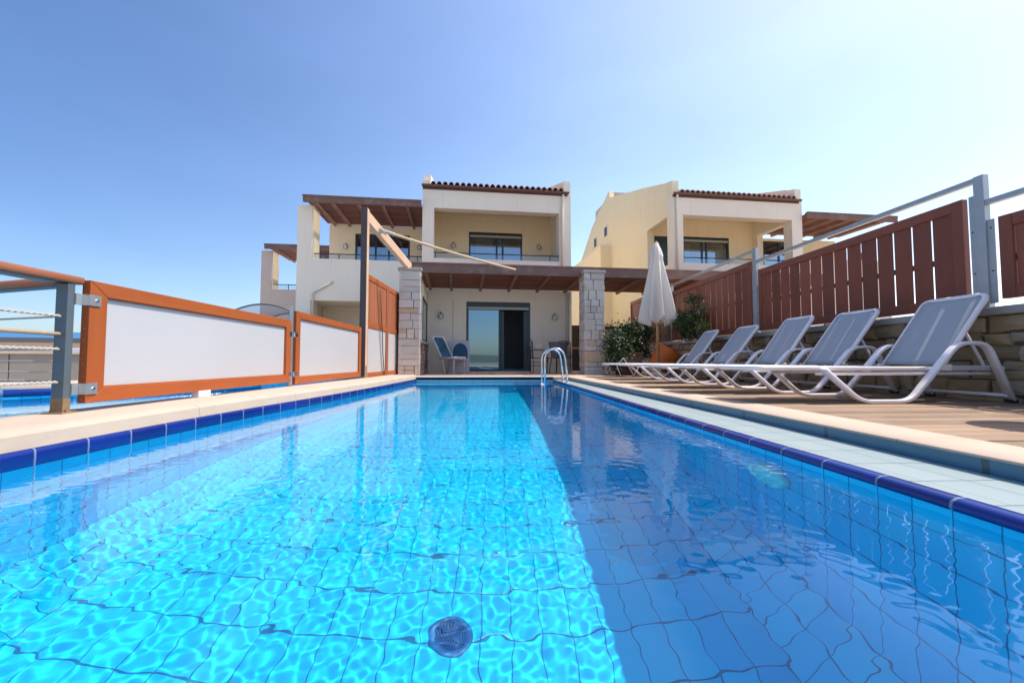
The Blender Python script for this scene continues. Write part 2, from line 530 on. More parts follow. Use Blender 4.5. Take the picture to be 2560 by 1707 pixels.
def sheet_mat():
    m, nt, b = new_mat('canopy_sheet')
    b.inputs['Base Color'].default_value = (.42, .50, .66, 1); b.inputs['Roughness'].default_value = .25
    tr = nd(nt, 'ShaderNodeBsdfTransparent'); tr.inputs[0].default_value = (.8, .87, .97, 1)
    mx = nd(nt, 'ShaderNodeMixShader'); mx.inputs[0].default_value = .55
    nt.links.new(b.outputs[0], mx.inputs[1]); nt.links.new(tr.outputs[0], mx.inputs[2])
    nt.links.new(mx.outputs[0], nt.nodes['Material Output'].inputs[0])
    return m
M['canopy'] = sheet_mat()
M['blue_roof'] = plain('blue_sheet_roof', (.05, .17, .33), .5)

def sling_mat():
    m, nt, b = new_mat('grey_sling')
    w = nd(nt, 'ShaderNodeTexChecker'); w.inputs['Scale'].default_value = 260
    w.inputs['Color1'].default_value = (.38, .395, .405, 1); w.inputs['Color2'].default_value = (.45, .465, .475, 1)
    nt.links.new(coords(nt), w.inputs['Vector'])
    n = noise(nt, coords(nt), 4, 4)
    nt.links.new(mixc(nt, math_(nt, 'MULTIPLY', n, .35), w.outputs['Color'], (.30, .315, .33)), b.inputs['Base Color'])
    b.inputs['Roughness'].default_value = .75
    bump(nt, b, w.outputs['Fac'], .2, .001)
    return m
M['sling'] = sling_mat()

def leaf_mat(name, c1, c2):
    m, nt, b = new_mat(name)
    t = tone_of(nt)
    nt.links.new(mixc(nt, t, c1, c2), b.inputs['Base Color'])
    b.inputs['Roughness'].default_value = .5
    b.inputs['Transmission Weight'].default_value = 0
    b.inputs['Subsurface Weight'].default_value = 0
    return m
M['leaf'] = leaf_mat('bush_leaves', (.022, .045, .012), (.07, .11, .026))
M['leaf_y'] = leaf_mat('climber_leaves', (.09, .13, .02), (.24, .28, .06))
M['bark'] = plain('bark', (.13, .09, .06), .9, 0, .3, 20, .5)
M['petal'] = plain('white_petals', (.8, .78, .72), .8)

def water_mat():
    m, nt, b = new_mat('pool_water')
    b.inputs['Base Color'].default_value = (.93, .985, 1, 1)
    b.inputs['Transmission Weight'].default_value = 1
    b.inputs['Roughness'].default_value = 0
    b.inputs['IOR'].default_value = 1.333
    return m
M['water'] = water_mat()

# ------------------------------------------------------------------ setting: ground, pool, deck
YN, YF, ZW = -1.6, 9.25, -.12
LX = ([-2, 0, 2.7, 3.3, 4.0, 5.0, 6.5, 9.3, 12], [-2.07, -2.07, -2.075, -2.055, -1.99, -1.89, -1.80, -1.70, -1.66])
RX = ([-2, 1.5, 9.3, 12], [1.425, 1.41, 1.315, 1.3])
def _sm(xs, ys, y, w=.5):
    k = np.linspace(-w, w, 9)
    return float(np.mean(np.interp(y + k, xs, ys)))
def lx(y): return _sm(*LX, y)
def rx(y): return _sm(*RX, y)
def ledge_x(y): return float(np.interp(y, [-2, 3, 9.3], [1.84, 1.83, 1.62]))
def cout_x(y): return float(np.interp(y, [-2, 1.5, 3.6, 9.3], [2.13, 2.15, 2.19, 1.98]))
ys = [YN + (YF - YN) * i / 72 for i in range(73)]

g = MB(); g.box(-9000, -9000, -3.4, 9000, 9000, -2.4)
tag(g.build('ground', M['ground'], loc=(0, 0, -2.4)), kind='structure')

ZB, CH, ZFL = ZW - 1.30, .21, ZW - 1.51
TW, TH = .125, .245
basin = MB()
def strip(fa, fb, na=1, uvfun=None):
    rows, uv = [], []
    for y in ys:
        a, b_ = Vector(fa(y)), Vector(fb(y))
        rows.append([a, b_])
        uv.append([uvfun(y, a, 0), uvfun(y, b_, 1)])
    basin.sheet(rows, uv)
hw = 1.30 / TH
strip(lambda y: (lx(y), y, -.125), lambda y: (lx(y), y, ZB), uvfun=lambda y, p, k: (y / TW, k * 5))
strip(lambda y: (lx(y), y, ZB), lambda y: (lx(y) + CH, y, ZFL), uvfun=lambda y, p, k: (y / TW, 6 + k * 2))
strip(lambda y: (lx(y) + CH, y, ZFL), lambda y: (rx(y) - CH, y, ZFL), uvfun=lambda y, p, k: (k * 22, y / TH))
strip(lambda y: (rx(y) - CH, y, ZFL), lambda y: (rx(y), y, ZB), uvfun=lambda y, p, k: (y / TW, 20 + k * 2))
strip(lambda y: (rx(y), y, ZB), lambda y: (rx(y), y, -.100), uvfun=lambda y, p, k: (y / TW, 5 - k * 5))
for y in (YN, YF):
    a, b_ = lx(y), rx(y)
    basin.add([(a, y, 0), (b_, y, 0), (b_, y, ZFL), (a, y, ZFL)], [(0, 1, 2, 3)], .5,
              [(a / TW, 0), (b_ / TW, 0), (b_ / TW, -ZFL / TH), (a / TW, -ZFL / TH)])
# submerged bench across the far end
a, b_ = lx(9), .42
for p, q in (((8.75, -.42), (9.25, -.42)), ((8.75, -.42), (8.75, ZFL))):
    basin.add([(a, p[0], p[1]), (b_, p[0], p[1]), (b_, q[0], q[1]), (a, q[0], q[1])], [(0, 1, 2, 3)], .5,
              [(a / TW, p[0] / TW), (b_ / TW, p[0] / TW), (b_ / TW, (q[0] - q[1]) / TW), (a / TW, (q[0] - q[1]) / TW)])
basin.add([(b_, 8.75, -.42), (b_, 9.25, -.42), (b_, 9.25, ZFL), (b_, 8.75, ZFL)], [(0, 1, 2, 3)], .5,
          [(0, 0), (4, 0), (4, 5), (0, 5)])
bo = basin.build('pool_basin', M['pooltile'], fix=False)
bo.cycles.is_caustics_receiver = True
tag(bo, kind='structure')

# cobalt bullnose bands along the water line
def swept(name, prof, mat, ulen=.25, y0=YN, y1=YF, n=72, smooth=True, fix=True):
    """prof: list of functions y -> (x, z)"""
    mb = MB(); rows, uv = [], []
    for i in range(n + 1):
        y = y0 + (y1 - y0) * i / n
        rows.append([(p(y)[0], y, p(y)[1]) for p in prof])
        uv.append([(y / ulen + .013, .1 + .8 * k / max(1, len(prof) - 1)) for k in range(len(prof))])
    mb.sheet(rows, uv)
    o = mb.build(name, mat, smooth=smooth, fix=False)
    return tag(o, kind='structure')
swept('pool_tile_band', [lambda y: (lx(y) - .05, -.040), lambda y: (lx(y) - .004, -.042), lambda y: (lx(y) + .005, -.050), lambda y: (lx(y) + .007, -.08), lambda y: (lx(y) + .006, -.118), lambda y: (lx(y) - .004, -.14)], M['band'])
swept('pool_tile_band', [lambda y: (rx(y) + .004, -.109), lambda y: (rx(y) - .007, -.107), lambda y: (rx(y) - .010, -.098), lambda y: (rx(y) - .006, -.080), lambda y: (rx(y) + .012, -.071), lambda y: (rx(y) + .042, -.069)], M['band_r'])
# pale tiled ledge with the blue face of the overflow step behind it
led = MB(); rows, uv = [], []
for y in ys:
    a, b_ = rx(y) + .04, ledge_x(y)
    xs_ = [a, a + .028, a + .058, (a + b_) / 2 + .02, b_]
    rows.append([(x, y, -.070) for x in xs_]); uv.append([(y / .25 + .3, k) for k in range(5)])
led.sheet(rows, uv)
tag(led.build('pool_ledge', M['ledge'], fix=False), kind='structure')
ch = MB(); rows, uv = [], []
for y in ys:
    rows.append([(ledge_x(y), y, -.09), (ledge_x(y) - .004, y, -.012)]); uv.append([(y / .75, .1), (y / .75, .9)])
ch.sheet(rows, uv)
tag(ch.build('pool_channel_face', M['channel'], fix=False), kind='structure')
swept('pool_coping', [lambda y: (ledge_x(y) + .02, -.012), lambda y: (ledge_x(y) - .012, -.012), lambda y: (ledge_x(y) - .016, -.006), lambda y: (ledge_x(y) - .008, 0), lambda y: (cout_x(y), 0.0), lambda y: (cout_x(y) + .004, -.03)], M['coping'], y1=YF + .32)
swept('pool_coping', [lambda y: (lx(y) - .62, -.6), lambda y: (lx(y) - .60, .035), lambda y: (lx(y) - .56, .05), lambda y: (lx(y) - .075, .05), lambda y: (lx(y) - .035, .042), lambda y: (lx(y) - .014, .022), lambda y: (lx(y) - .004, -.041), lambda y: (lx(y) - .03, -.044)], M['coping'], y1=YF + .1, smooth=False)
# far end: coping and terrace
far = MB()
far.box(-2.3, YF, -.6, 2.1, YF + .32, -.003)
tag(far.build('pool_coping', M['coping'], bevel=.012, loc=(0, YF, 0)), kind='structure')
fb_ = MB(); fb_.add([(lx(9.2), YF - .006, -.15), (rx(9.2), YF - .006, -.15), (rx(9.2), YF - .006, -.06), (lx(9.2), YF - .006, -.06)], [(0, 1, 2, 3)], .5, [(-7, .1), (5.3, .1), (5.3, .9), (-7, .9)])
tag(fb_.build('pool_tile_band', M['far_face'], fix=False), kind='structure')
te = MB()
te.box(-2.75, YF + .32, -2.4, 12, 16, .002)
tag(te.build('terrace', M['terrace'], loc=(0, 12, 0)), kind='structure')
sl = MB()
sl.box(-9, -9, -2.4, 9, YN, -.02); sl.box(4.45, YN, -2.4, 30, YF + .3, -.02); sl.box(-30, 9.1, -2.4, -2.76, 30, -.05)
sl.box(-30, 8.04, -2.4, -2.77, 9.1, -.03); sl.box(-30, -9, -2.4, -7.66, 8.0, -.03)
sl.prism([(-7.66, 4.9), (-7.3, 4.9), (-6.6, 5.75), (-5.25, 7.65), (-4.95, 8.0), (-7.66, 8.0)], -2.4, -.03, 'z')
tag(sl.build('paving', M['slab'], loc=(0, -4, 0)), kind='structure')
# deck boards run across, each board its own tone
dk = MB(); rnd = random.Random(4)
y = YN
while y < YF + .28:
    x = cout_x(y + .06) + .006
    while x < 4.44:
        L = rnd.uniform(1.2, 2.4); x1 = min(4.47, x + L)
        if 4.47 - x1 < .3: x1 = 4.47
        dz = rnd.uniform(-.0025, .0015)
        dk.box(x, y, -.05, x1 - .005, y + .108, -.004 + dz, rnd.random())
        x = x1
    y += .121
tag(dk.build('deck', M['deck'], bevel=.003, seg=1, loc=(3.2, 4, 0)), kind='structure')
ds = MB(); ds.box(2.0, YN, -2.4, 4.5, YF + .31, -.052)
tag(ds.build('deck_base', M['black'], loc=(3.2, 4, -.06)), kind='structure')

# water surface: small wind ripples
def waves(gx, gy, seed=3):
    """fine short ripples plus a slow gentle swell"""
    rng = np.random.default_rng(seed)
    z = np.zeros_like(gx)
    for n, lo, hi, slope in ((130, .033, .088, .0106), (16, .25, .7, .0018)):
        for i in range(n):
            lam = math.exp(rng.uniform(math.log(lo), math.log(hi))); th = rng.uniform(0, 2 * math.pi); k = 2 * math.pi / lam
            z += (slope * math.sqrt(2 / n) / k) * np.sin(k * (gx * math.cos(th) + gy * math.sin(th)) + rng.uniform(0, 6.28))
    return z
def water_mesh(name, yv, xl, xr, nx, seed):
    s_ = np.linspace(0, 1, nx)
    A = np.array([xl(y) for y in yv]); B = np.array([xr(y) for y in yv])
    gx = A[:, None] * (1 - s_) + B[:, None] * s_
    gy = np.repeat(yv[:, None], nx, 1)
    gz = ZW + waves(gx, gy, seed)
    v = np.stack([gx, gy, gz], -1).reshape(-1, 3).astype(np.float32)
    ny = len(yv)
    idx = np.arange(nx * ny).reshape(ny, nx)
    f = np.stack([idx[:-1, :-1], idx[:-1, 1:], idx[1:, 1:], idx[1:, :-1]], -1).reshape(-1, 4).astype(np.int32)
    me = bpy.data.meshes.new(name)
    me.vertices.add(len(v)); me.vertices.foreach_set('co', v.ravel())
    me.loops.add(f.size); me.loops.foreach_set('vertex_index', f.ravel())
    me.polygons.add(len(f)); me.polygons.foreach_set('loop_start', np.arange(0, f.size, 4, dtype=np.int32))
    me.update(); me.validate(); me.shade_smooth()
    me.materials.append(M['water'])
    o = bpy.data.objects.new(name, me); COL.objects.link(o)
    o.cycles.is_caustics_caster = True
    return tag(o, kind='structure')
water_mesh('water', np.concatenate([np.arange(YN, 2.6, .0078), np.linspace(2.6, YF + .01, 520)]), lambda y: lx(y) - .002, lambda y: rx(y) + .002, 450, 3)

# the neighbouring pool behind the gates
def sp_l(y): return float(np.interp(y, [-2, 5.0, 5.7, 7.6, 8.2], [-6.9, -6.6, -5.95, -4.6, -4.2]))
def sp_r(y): return lx(y) - .62
ys2 = [YN + (8.0 - YN) * i / 48 for i in range(49)]
b2 = MB(); rows, uv, r2, u2, r3, u3 = [], [], [], [], [], []
for y in ys2:
    a, b_ = sp_l(y), sp_r(y)
    rows.append([(a, y, -.0), (a, y, -1.4)]); uv.append([(y / TW, 0), (y / TW, 1.4 / TH)])
    r2.append([(a, y, -1.4), (b_, y, -1.4)]); u2.append([(a / TW, y / TH), (b_ / TW, y / TH)])
    r3.append([(b_, y, -1.4), (b_, y, -.02)]); u3.append([(y / TW, 1.4 / TH), (y / TW, 0)])
b2.sheet(rows, uv); b2.sheet(r2, u2); b2.sheet(r3, u3)
for y in (YN, 8.0):
    a, b_ = sp_l(y), sp_r(y)
    b2.add([(a, y, 0), (b_, y, 0), (b_, y, -1.4), (a, y, -1.4)], [(0, 1, 2, 3)], .5, [(a / TW, 0), (b_ / TW, 0), (b_ / TW, 6), (a / TW, 6)])
o = b2.build('pool_basin', M['pooltile'], fix=False); o.cycles.is_caustics_receiver = True; tag(o, kind='structure')
swept('pool_tile_band', [lambda y: (sp_l(y) - .02, -.005), lambda y: (sp_l(y) + .012, -.012), lambda y: (sp_l(y) + .014, -.10), lambda y: (sp_l(y), -.105)], M['band'], ulen=.5, y1=8.0)
swept('pool_tile_band', [lambda y: (sp_r(y) - .008, -.14), lambda y: (sp_r(y) - .01, .0), lambda y: (sp_r(y) + .015, .008)], M['band'], ulen=.5, y1=8.0)
swept('pool_coping', [lambda y: (sp_l(y) - .75, -.3), lambda y: (sp_l(y) - .75, .07), lambda y: (sp_l(y) - .03, .07), lambda y: (sp_l(y), .05), lambda y: (sp_l(y), -.008)], M['coping'], y1=8.3)
e2 = MB(); e2.box(-5.4, 8.012, -1.5, -2.5, 9.1, .045)
tag(e2.build('pool_coping', M['coping'], bevel=.01, loc=(-4, 8.5, 0)), kind='structure')
water_mesh('water', np.linspace(YN, 8.0, 420), sp_l, sp_r, 190, 8)

# ------------------------------------------------------------------ pool fittings
def disc_profile(n, prof):
    mb = MB(); mb.lathe(prof, n); return mb
t = empty('floor_drain', (-.195, 1.98, ZFL), 0, 'round blue grated drain set in the sunlit pool floor', 'drain')
mb = MB(); mb.lathe([(.0, .001), (.07, .002), (.072, .006), (.098, .005), (.102, .0)], 40)
o = mb.build('drain_rim', plain('drain_plastic', (.012, .15, .36), .5), t, True); o.cycles.is_caustics_receiver = True
mb = MB()
for i in range(-5, 6):
    w = math.sqrt(max(0, .07 ** 2 - (i * .0125) ** 2))
    mb.box(i * .0125 - .003, -w, .002, i * .0125 + .003, w, .008)
for i in range(-2, 3):
    w = math.sqrt(max(0, .07 ** 2 - (i * .025) ** 2)); mb.box(-w, i * .025 - .003, .002, w, i * .025 + .003, .0068)
o = mb.build('drain_grate', plain('drain_grate', (.006, .07, .22), .5), t); o.cycles.is_caustics_receiver = True

t = empty('pool_light', (rx(2.1) - .001, 2.1, -.555), 0, 'round pale turquoise underwater light on the shaded pool wall', 'pool light')
t.rotation_euler = (0, -math.pi / 2, 0)
pl_ = plain('light_plastic', (.62, .93, .90), .35)
mb = MB(); mb.lathe([(.105, .024), (.128, .03), (.142, .022), (.146, .0)], 48)
o = mb.build('light_ring', pl_, t, True); o.cycles.is_caustics_receiver = True
mb = MB(); mb.lathe([(0, .034), (.06, .032), (.075, .026), (.106, .022)], 48)
o = mb.build('light_lens', plain('light_lens', (.52, .90, .88), .1), t, True); o.cycles.is_caustics_receiver = True

t = empty('pool_ladder', (1.2, 8.45, 0), 0, 'stainless steel pool ladder with two hooped handrails at the far corner', 'ladder')
for k, yy in enumerate((-.26, .26)):
    mb = MB()
    pts = [(-.20, yy, -1.15), (-.20, yy, .36)]
    for i in range(11):
        a = math.pi - math.pi * i / 10
        pts.append((.0 + .20 * math.cos(a), yy, .40 + .20 * math.sin(a)))
    pts += [(.21, yy, .36), (.24, yy, -.07)]
    mb.tube(pts, .02, 12, up=(0, 1, 0))
    o = mb.build('handrail', M['inox'], t, True); o.cycles.is_caustics_receiver = True
    mb = MB(); mb.lathe([(.0, .012), (.032, .012), (.045, .0)], 16, (.24, yy, -.07)); mb.build('flange', M['inox'], t, True)
for k in range(4):
    mb = MB(); mb.box(-.25, -.26, -.14 - .25 * k, -.17, .26, -.115 - .25 * k)
    o = mb.build('tread', M['chair_white'], t, bevel=.006); o.cycles.is_caustics_receiver = True

# ------------------------------------------------------------------ left side: gates, posts, handrail, ropes
GX = -2.45
def mitred_frame(y0, y1, z0, z1, w, wh, x0, x1, gap=.0012):
    """four mitred members of a frame in the y-z plane"""
    up, ho = MB(), MB()
    yi0, yi1, zi0, zi1 = y0 + w, y1 - w, z0 + wh, z1 - wh
    g_ = gap
    up.prism([(y0, z0 + g_), (yi0, zi0 + g_), (yi0, zi1 - g_), (y0, z1 - g_)], x0, x1, 'x', .35)
    up.prism([(y1, z0 + g_), (y1, z1 - g_), (yi1, zi1 - g_), (yi1, zi0 + g_)], x0, x1, 'x', .65)
    ho.prism([(y0 + g_, z0), (y1 - g_, z0), (yi1 - g_, zi0), (yi0 + g_, zi0)], x0, x1, 'x', .5)
    ho.prism([(y0 + g_, z1), (yi0 + g_, zi1), (yi1 - g_, zi1), (y1 - g_, z1)], x0, x1, 'x', .4)
    return up, ho
def gate(y0, y1, z0, z1, label):
    t = empty('gate_panel', (GX, y0, .05), 0, label, 'gate', 'wood framed panels along the pool')
    L = y1 - y0
    up, ho = mitred_frame(0, L, z0 - .05, z1 - .05, .115, .088, -.022, .026)
    up.build_each('stile', M['gate_wood_v'], t, bevel=.003); ho.build_each('rail', M['gate_wood'], t, bevel=.003)
    mb = MB(); mb.box(-.006, .112, z0 - .05 + .085, .004, L - .112, z1 - .05 - .085)
    mb.build('infill_panel', M['panel'], t)
    mb = MB()
    a, b_, c, d = .115, L - .115, z0 - .05 + .088, z1 - .05 - .088
    for q in ((a, c, b_, c + .008), (a, d - .008, b_, d), (a, c, a + .008, d), (b_ - .008, c, b_, d)):
        mb.box(.0045, q[0], q[1], .0165, q[2], q[3])
    mb.build('bead', M['gate_wood'], t)
    return t, L
t, L = gate(2.60, 5.10, .10, .835, 'long wood framed white panel nearest the camera, bracketed to the grey steel post')
mb = MB(); mb.box(-.03, .95, .0, .03, 1.10, .055); mb.build('support_block', M['chair_white'], t, bevel=.004)
mb = MB()
mb = MB()
for k in range(10):
    z = .07 + k * .07
    mb.box(-.003, -.0022, z, .003, .0002, z + .006)
mb.build_each('screw', M['bracket'], t)
t2, L2 = gate(5.22, 7.74, .065, .965, 'shorter looking wood framed white panel between the metal post and the tall timber post')
# steel posts
def flat_post(x, y, z1, w, d, label, base=True):
    t = empty('steel_post', (x, y, .05), 0, label, 'post')
    mb = MB(); mb.box(-w / 2, -d / 2, 0.002, w / 2, d / 2, z1 - .05); mb.build('shaft', M['steel'] if base else M['bracket'], t, bevel=.003)
    mb = MB(); mb.box(-w * .85, -d * 1.1, 0, w * .85, d * 1.1, .008); mb.lathe([(0, .02), (.008, .02), (.009, .008)], 6, (w * .62, -.005, 0)); mb.lathe([(0, .02), (.008, .02), (.009, .008)], 6, (-w * .62, -.005, 0))
    mb.build('base_plate', M['rust'], t)
    return t
t = flat_post(-2.497, 2.53, .80, .068, .042, 'grey steel post with a rusty base at the end of the wooden handrail')
mb = MB(); mb.box(-.0345, -.0215, .004, .0345, .0215, .085); mb.build('rust_stain', M['rust'], t)
for z in (.665, .135):
    mb = MB()
    mb.box(.0345, .018, z - .033, .043, .0625, z + .033)
    mb.box(.043, .058, z - .033, .080, .0625, z + .033)
    mb.box(.0755, .0626, z - .033, .080, .135, z + .033)
    mb.build('bracket', M['bracket'], t)
    mb = MB(); mb.tube([(.079, .108, z), (.085, .108, z)], .009, 12, up=(0, 0, 1)); mb.build('bolt', M['inox'], t)
t = flat_post(-2.455, 5.16, 1.01, .03, .045, 'thin pale metal post between the two wood framed panels', False)
for z in (.62, .14):
    mb = MB(); mb.box(.015, -.11, z - .03, .032, -.03, z + .03); mb.box(.015, .03, z - .03, .032, .11, z + .03); mb.build_each('clamp', M['inox'], t, bevel=.004)
# wooden handrails and ropes towards the camera and across the neighbouring pool
t = empty('handrail', (-2.497, 2.42, .795), 0, 'reddish wooden handrail on a flat steel bar running towards the camera', 'handrail')
mb = MB(); mb.rtube([(0, .175, .032), (-.01, -4, .032)], .085, .044); mb.build('wooden_rail', M['rail_wood'], t, True)
mb = MB(); mb.box(-.03, -4, -.003, .03, .02, .0088); mb.build('steel_bar', M['steel'], t)
DV = Vector((-.945, .325, 0))
t = empty('handrail', (-2.515, 2.54, .785), 0, 'dark wooden handrail leading left from the steel post over the neighbouring pool', 'handrail')
mb = MB(); mb.rtube([tuple(DV * .02 + Vector((0, 0, .03))), tuple(DV * 1.75 + Vector((0, 0, .03)))], .085, .05); mb.build('wooden_rail', M['rail_wood'], t, True)
mb = MB(); mb.beam(DV * .02, DV * 1.75, .05, .008); mb.build('steel_bar', M['steel'], t)
mb = MB(); q = DV * 1.72; mb.box(q.x - .03, q.y - .03, -2.1, q.x + .03, q.y + .03, -.005); mb.build('end_post', M['steel'], t)
def twisted(mb, p, q, r, pitch):
    p, q = Vector(p), Vector(q); L = (q - p).length; n = int(L / pitch * 8)
    d = (q - p).normalized(); s_ = d.cross(Vector((0, 0, 1))).normalized(); u = s_.cross(d)
    for ph in (0, math.pi):
        mb.tube([p + d * (L * i / n) + (s_ * math.cos(i * math.pi / 4 + ph) + u * math.sin(i * math.pi / 4 + ph)) * r * .5 for i in range(n + 1)], r * .55, 6)
specs = [(.61, 'uppermost', 'white'), (.42, 'middle', 'white'), (.23, 'lowest', 'white')]
for z, w, c in specs:
    mb = MB(); twisted(mb, (-2.497, 2.51, z), (-2.497, -1.4, z + .01), .0085, .06)
    tag(mb.build('rope', M['rope'], loc=(-2.497, 2.51, z), smooth=True), f'{w} white twisted rope of the railing running towards the camera', 'rope', 'twisted railing ropes')
    mb = MB(); e = DV * 1.7; twisted(mb, (-2.515, 2.54, z), (-2.515 + e.x, 2.54 + e.y, z), .0075, .06)
    tag(mb.build('rope', M['rope'], loc=(-2.515, 2.54, z), smooth=True), f'{w} white twisted rope crossing left over the neighbouring pool', 'rope', 'twisted railing ropes')
mb = MB(); mb.tube([(-2.497, 2.51, .505), (-2.497, 1.6, .51), (-2.497, .3, .505), (-2.497, -1.4, .51)], .011, 8)
tag(mb.build('rope', M['brownrope'], loc=(-2.497, 2.51, .505), smooth=True), 'brown fibre rope stretched between the white ropes beside the post', 'rope')
for z in (.35, .285):
    mb = MB(); e = DV * 1.7; mb.tube([(-2.515, 2.54, z), (-2.515 + e.x, 2.54 + e.y, z)], .004, 6)
    tag(mb.build('wire', M['rope'], loc=(-2.515, 2.54, z), smooth=True), ('upper' if z > .3 else 'lower') + ' thin white wire strung left of the steel post', 'wire')

# tall timber post with raking brace, and the wrapped pole
t = empty('timber_post', (-2.44, 7.91, .045), 0, 'tall timber post with a raking brace up to the pergola beam', 'post')
mb = MB(); mb.box(-.055, -.05, 0, .055, .075, 3.19); mb.build('shaft', M['post_wood'], t, bevel=.004)
mb = MB(); mb.box(-.056, -.078, .03, .0545, -.0505, 3.195); mb.build('shade_layer', M['post_shade'], t, bevel=.003)  # thin dark layer added as the shaded front of the same post
mb = MB(); mb.beam((.0, .076, 3.06), (.36, 2.36, 2.60), .10, .20, tone=.6); mb.build('brace', M['post_wood'], t, bevel=.004)
mb = MB(); mb.box(.055, -.03, .004, .061, .03, .22); mb.box(-.06, -.08, 0, .09, .08, .005); mb.build('foot_bracket', M['rust'], t)
mb = MB(); rnd = random.Random(5)
P0, P1 = Vector((-2.30, 8.42, 2.99)), Vector((.52, 10.22, 2.60))
pts = [P0 + (P1 - P0) * (i / 14) + Vector((0, 0, -.035 * math.sin(math.pi * i / 14))) for i in range(15)]
mb.tube(pts, .028, 10)
t = empty('shade_pole', tuple(P0), 0, 'thin pale pole slung from the timber brace to the pergola beam', 'pole')
mb.v = [(p[0] - P0.x, p[1] - P0.y, p[2] - P0.z) for p in mb.v]
mb.build('pole', M['pole_wood'], t, True)
mb = MB()
for k in range(6):
    a = 2 * math.pi * k / 6
    mb.tube(fillet([(-.10 + .012 * k, -.09 + .02 * k, .10), (-.03 + .02 * k, .0, -.09 + .012 * k), (.09, .03 + .01 * k, -.02 - .012 * k)], .08), .012, 6)
mb.tube([(-.02, 0, 0), (.12, .08, -.02), (.25, .16, -.045)], .036, 10)
mb.build('rope_lashing', M['rope'], t, True)
# black cable hanging down the screen
mb = MB()
mb.tube([(-2.375, 8.80, 1.83), (-2.37, 8.83, 1.4), (-2.365, 8.93, 1.0), (-2.37, 9.02, .5), (-2.37, 9.16, .07)], .009, 6)
tag(mb.build('cable', M['black'], loc=(-2.375, 8.8, 1.83), smooth=True), 'thin black cable hanging down the slatted wooden screen', 'cable')

def screen(y0, y1, x0, x1, label):
    L = math.hypot(y1 - y0, x1 - x0)
    t = empty('slatted_screen', (x0, y0, .04), -math.atan2(x1 - x0, y1 - y0), label, 'screen', 'slatted screens beside the stone pillar')
    w = .075
    mb = MB()
    for a in (0, L - w): mb.box(-.025, a, 0, .025, a + w, 1.98, .3)
    mb.build_each('stile', M['screen_wood'], t, bevel=.003)
    mb = MB()
    for z, h in ((0, .09), (.96, .10), (1.88, .10)): mb.box(-.022, w + .001, z, .022, L - w - .001, z + h, .6)
    mb.build_each('rail', M['gate_wood'], t, bevel=.003)
    mb = MB(); n = 9; bw = (L - 2 * w) / n; rr = random.Random(int(y0 * 10))
    for k in range(n): mb.box(-.008, w + k * bw + .003, 1.062, .010 + .002 * (k % 2), w + (k + 1) * bw - .003, 1.878, rr.random())
    mb.build('slats', M['screen_wood'], t, bevel=.002, seg=1)
    mb = MB(); mb.box(-.005, w, .09, .004, L - w, .96); mb.build('infill_panel', M['panel'], t)
screen(8.02, 9.36, -2.44, -2.39, 'red brown slatted screen with white lower panel next to the timber post')
screen(9.38, 10.42, -2.39, -2.36, 'red brown slatted screen with white lower panel next to the stone pillar')

# concrete block wall and things beyond the neighbouring pool
def block_wall(name, p, q, h, t_, label):
    p, q = Vector((*p, 0)), Vector((*q, 0)); L = (q - p).length
    t = empty(name, p, math.atan2(q.y - p.y, q.x - p.x), label, 'wall')
    mb = MB(); rr = random.Random(3)
    x = 0
    while x < L:
        w = min(1.55, L - x)
        mb.box(x, 0, -.3, x + w - .012, t_, h - .035, rr.random()); x += w
    mb.build('blocks', M['block'], t, bevel=.004, seg=1)
    mb = MB(); mb.box(-.02, -.03, h - .035, L + .02, t_ + .03, h); mb.build('coping_stone', M['coping'], t, bevel=.004)
block_wall('block_wall', (-10.5, 5.55), (-4.6, 8.9), .50, .16, 'low grey concrete block wall behind the neighbouring pool')
t = empty('flat_roofed_hut', (-15.2, 14.0, -2.4), R(18), 'low pale hut with a dark flat roof edge beyond the block wall', 'hut')
mb = MB(); mb.holed(-2.3, 3.2, 0, 3.35, 0, 2.5, [(-1.2, -.8, 1.5, 3.2)]); mb.build('wall', M['taupe'], t)
mb = MB(); mb.box(-2.5, -.25, 3.352, 3.4, 2.7, 3.5); mb.build('roof', M['steel'], t, bevel=.02)
mb = MB(); mb.box(-1.0, -.3, 3.5, -.94, -.24, 4.6); mb.build('mast', M['black'], t)
t = empty('glazed_shed', (-8.9, 11.0, -2.4), R(12), 'white and teal glazed shed behind the steel post', 'shed')
mb = MB(); mb.box(-1.6, 0, 0, 1.6, 2, 2.7); mb.build('wall', M['wallwhite'], t)
mb = MB(); mb.box(-1.7, -.06, 2.73, 1.7, 2.1, 2.95); mb.build('glazing', plain('teal_band', (.30, .40, .38), .3), t)
mb = MB(); mb.box(-1.75, -.1, 2.952, 1.75, 2.15, 3.06); mb.build('roof', M['chair_white'], t, bevel=.02)
t = empty('blue_roofed_shed', (-40, 32, -2.4), R(35), 'distant shed with a bright blue sheet roof at the left edge', 'shed')
mb = MB(); mb.box(-12, 0, 0, 9, 8, 3.6); mb.build('wall', M['wallwhite'], t)
mb = MB(); mb.prism([(-.5, 3.6), (8.5, 3.6), (8.5, 5.4), (4, 5.3)], -12.5, 9.5, 'x'); mb.build('roof', M['blue_roof'], t)
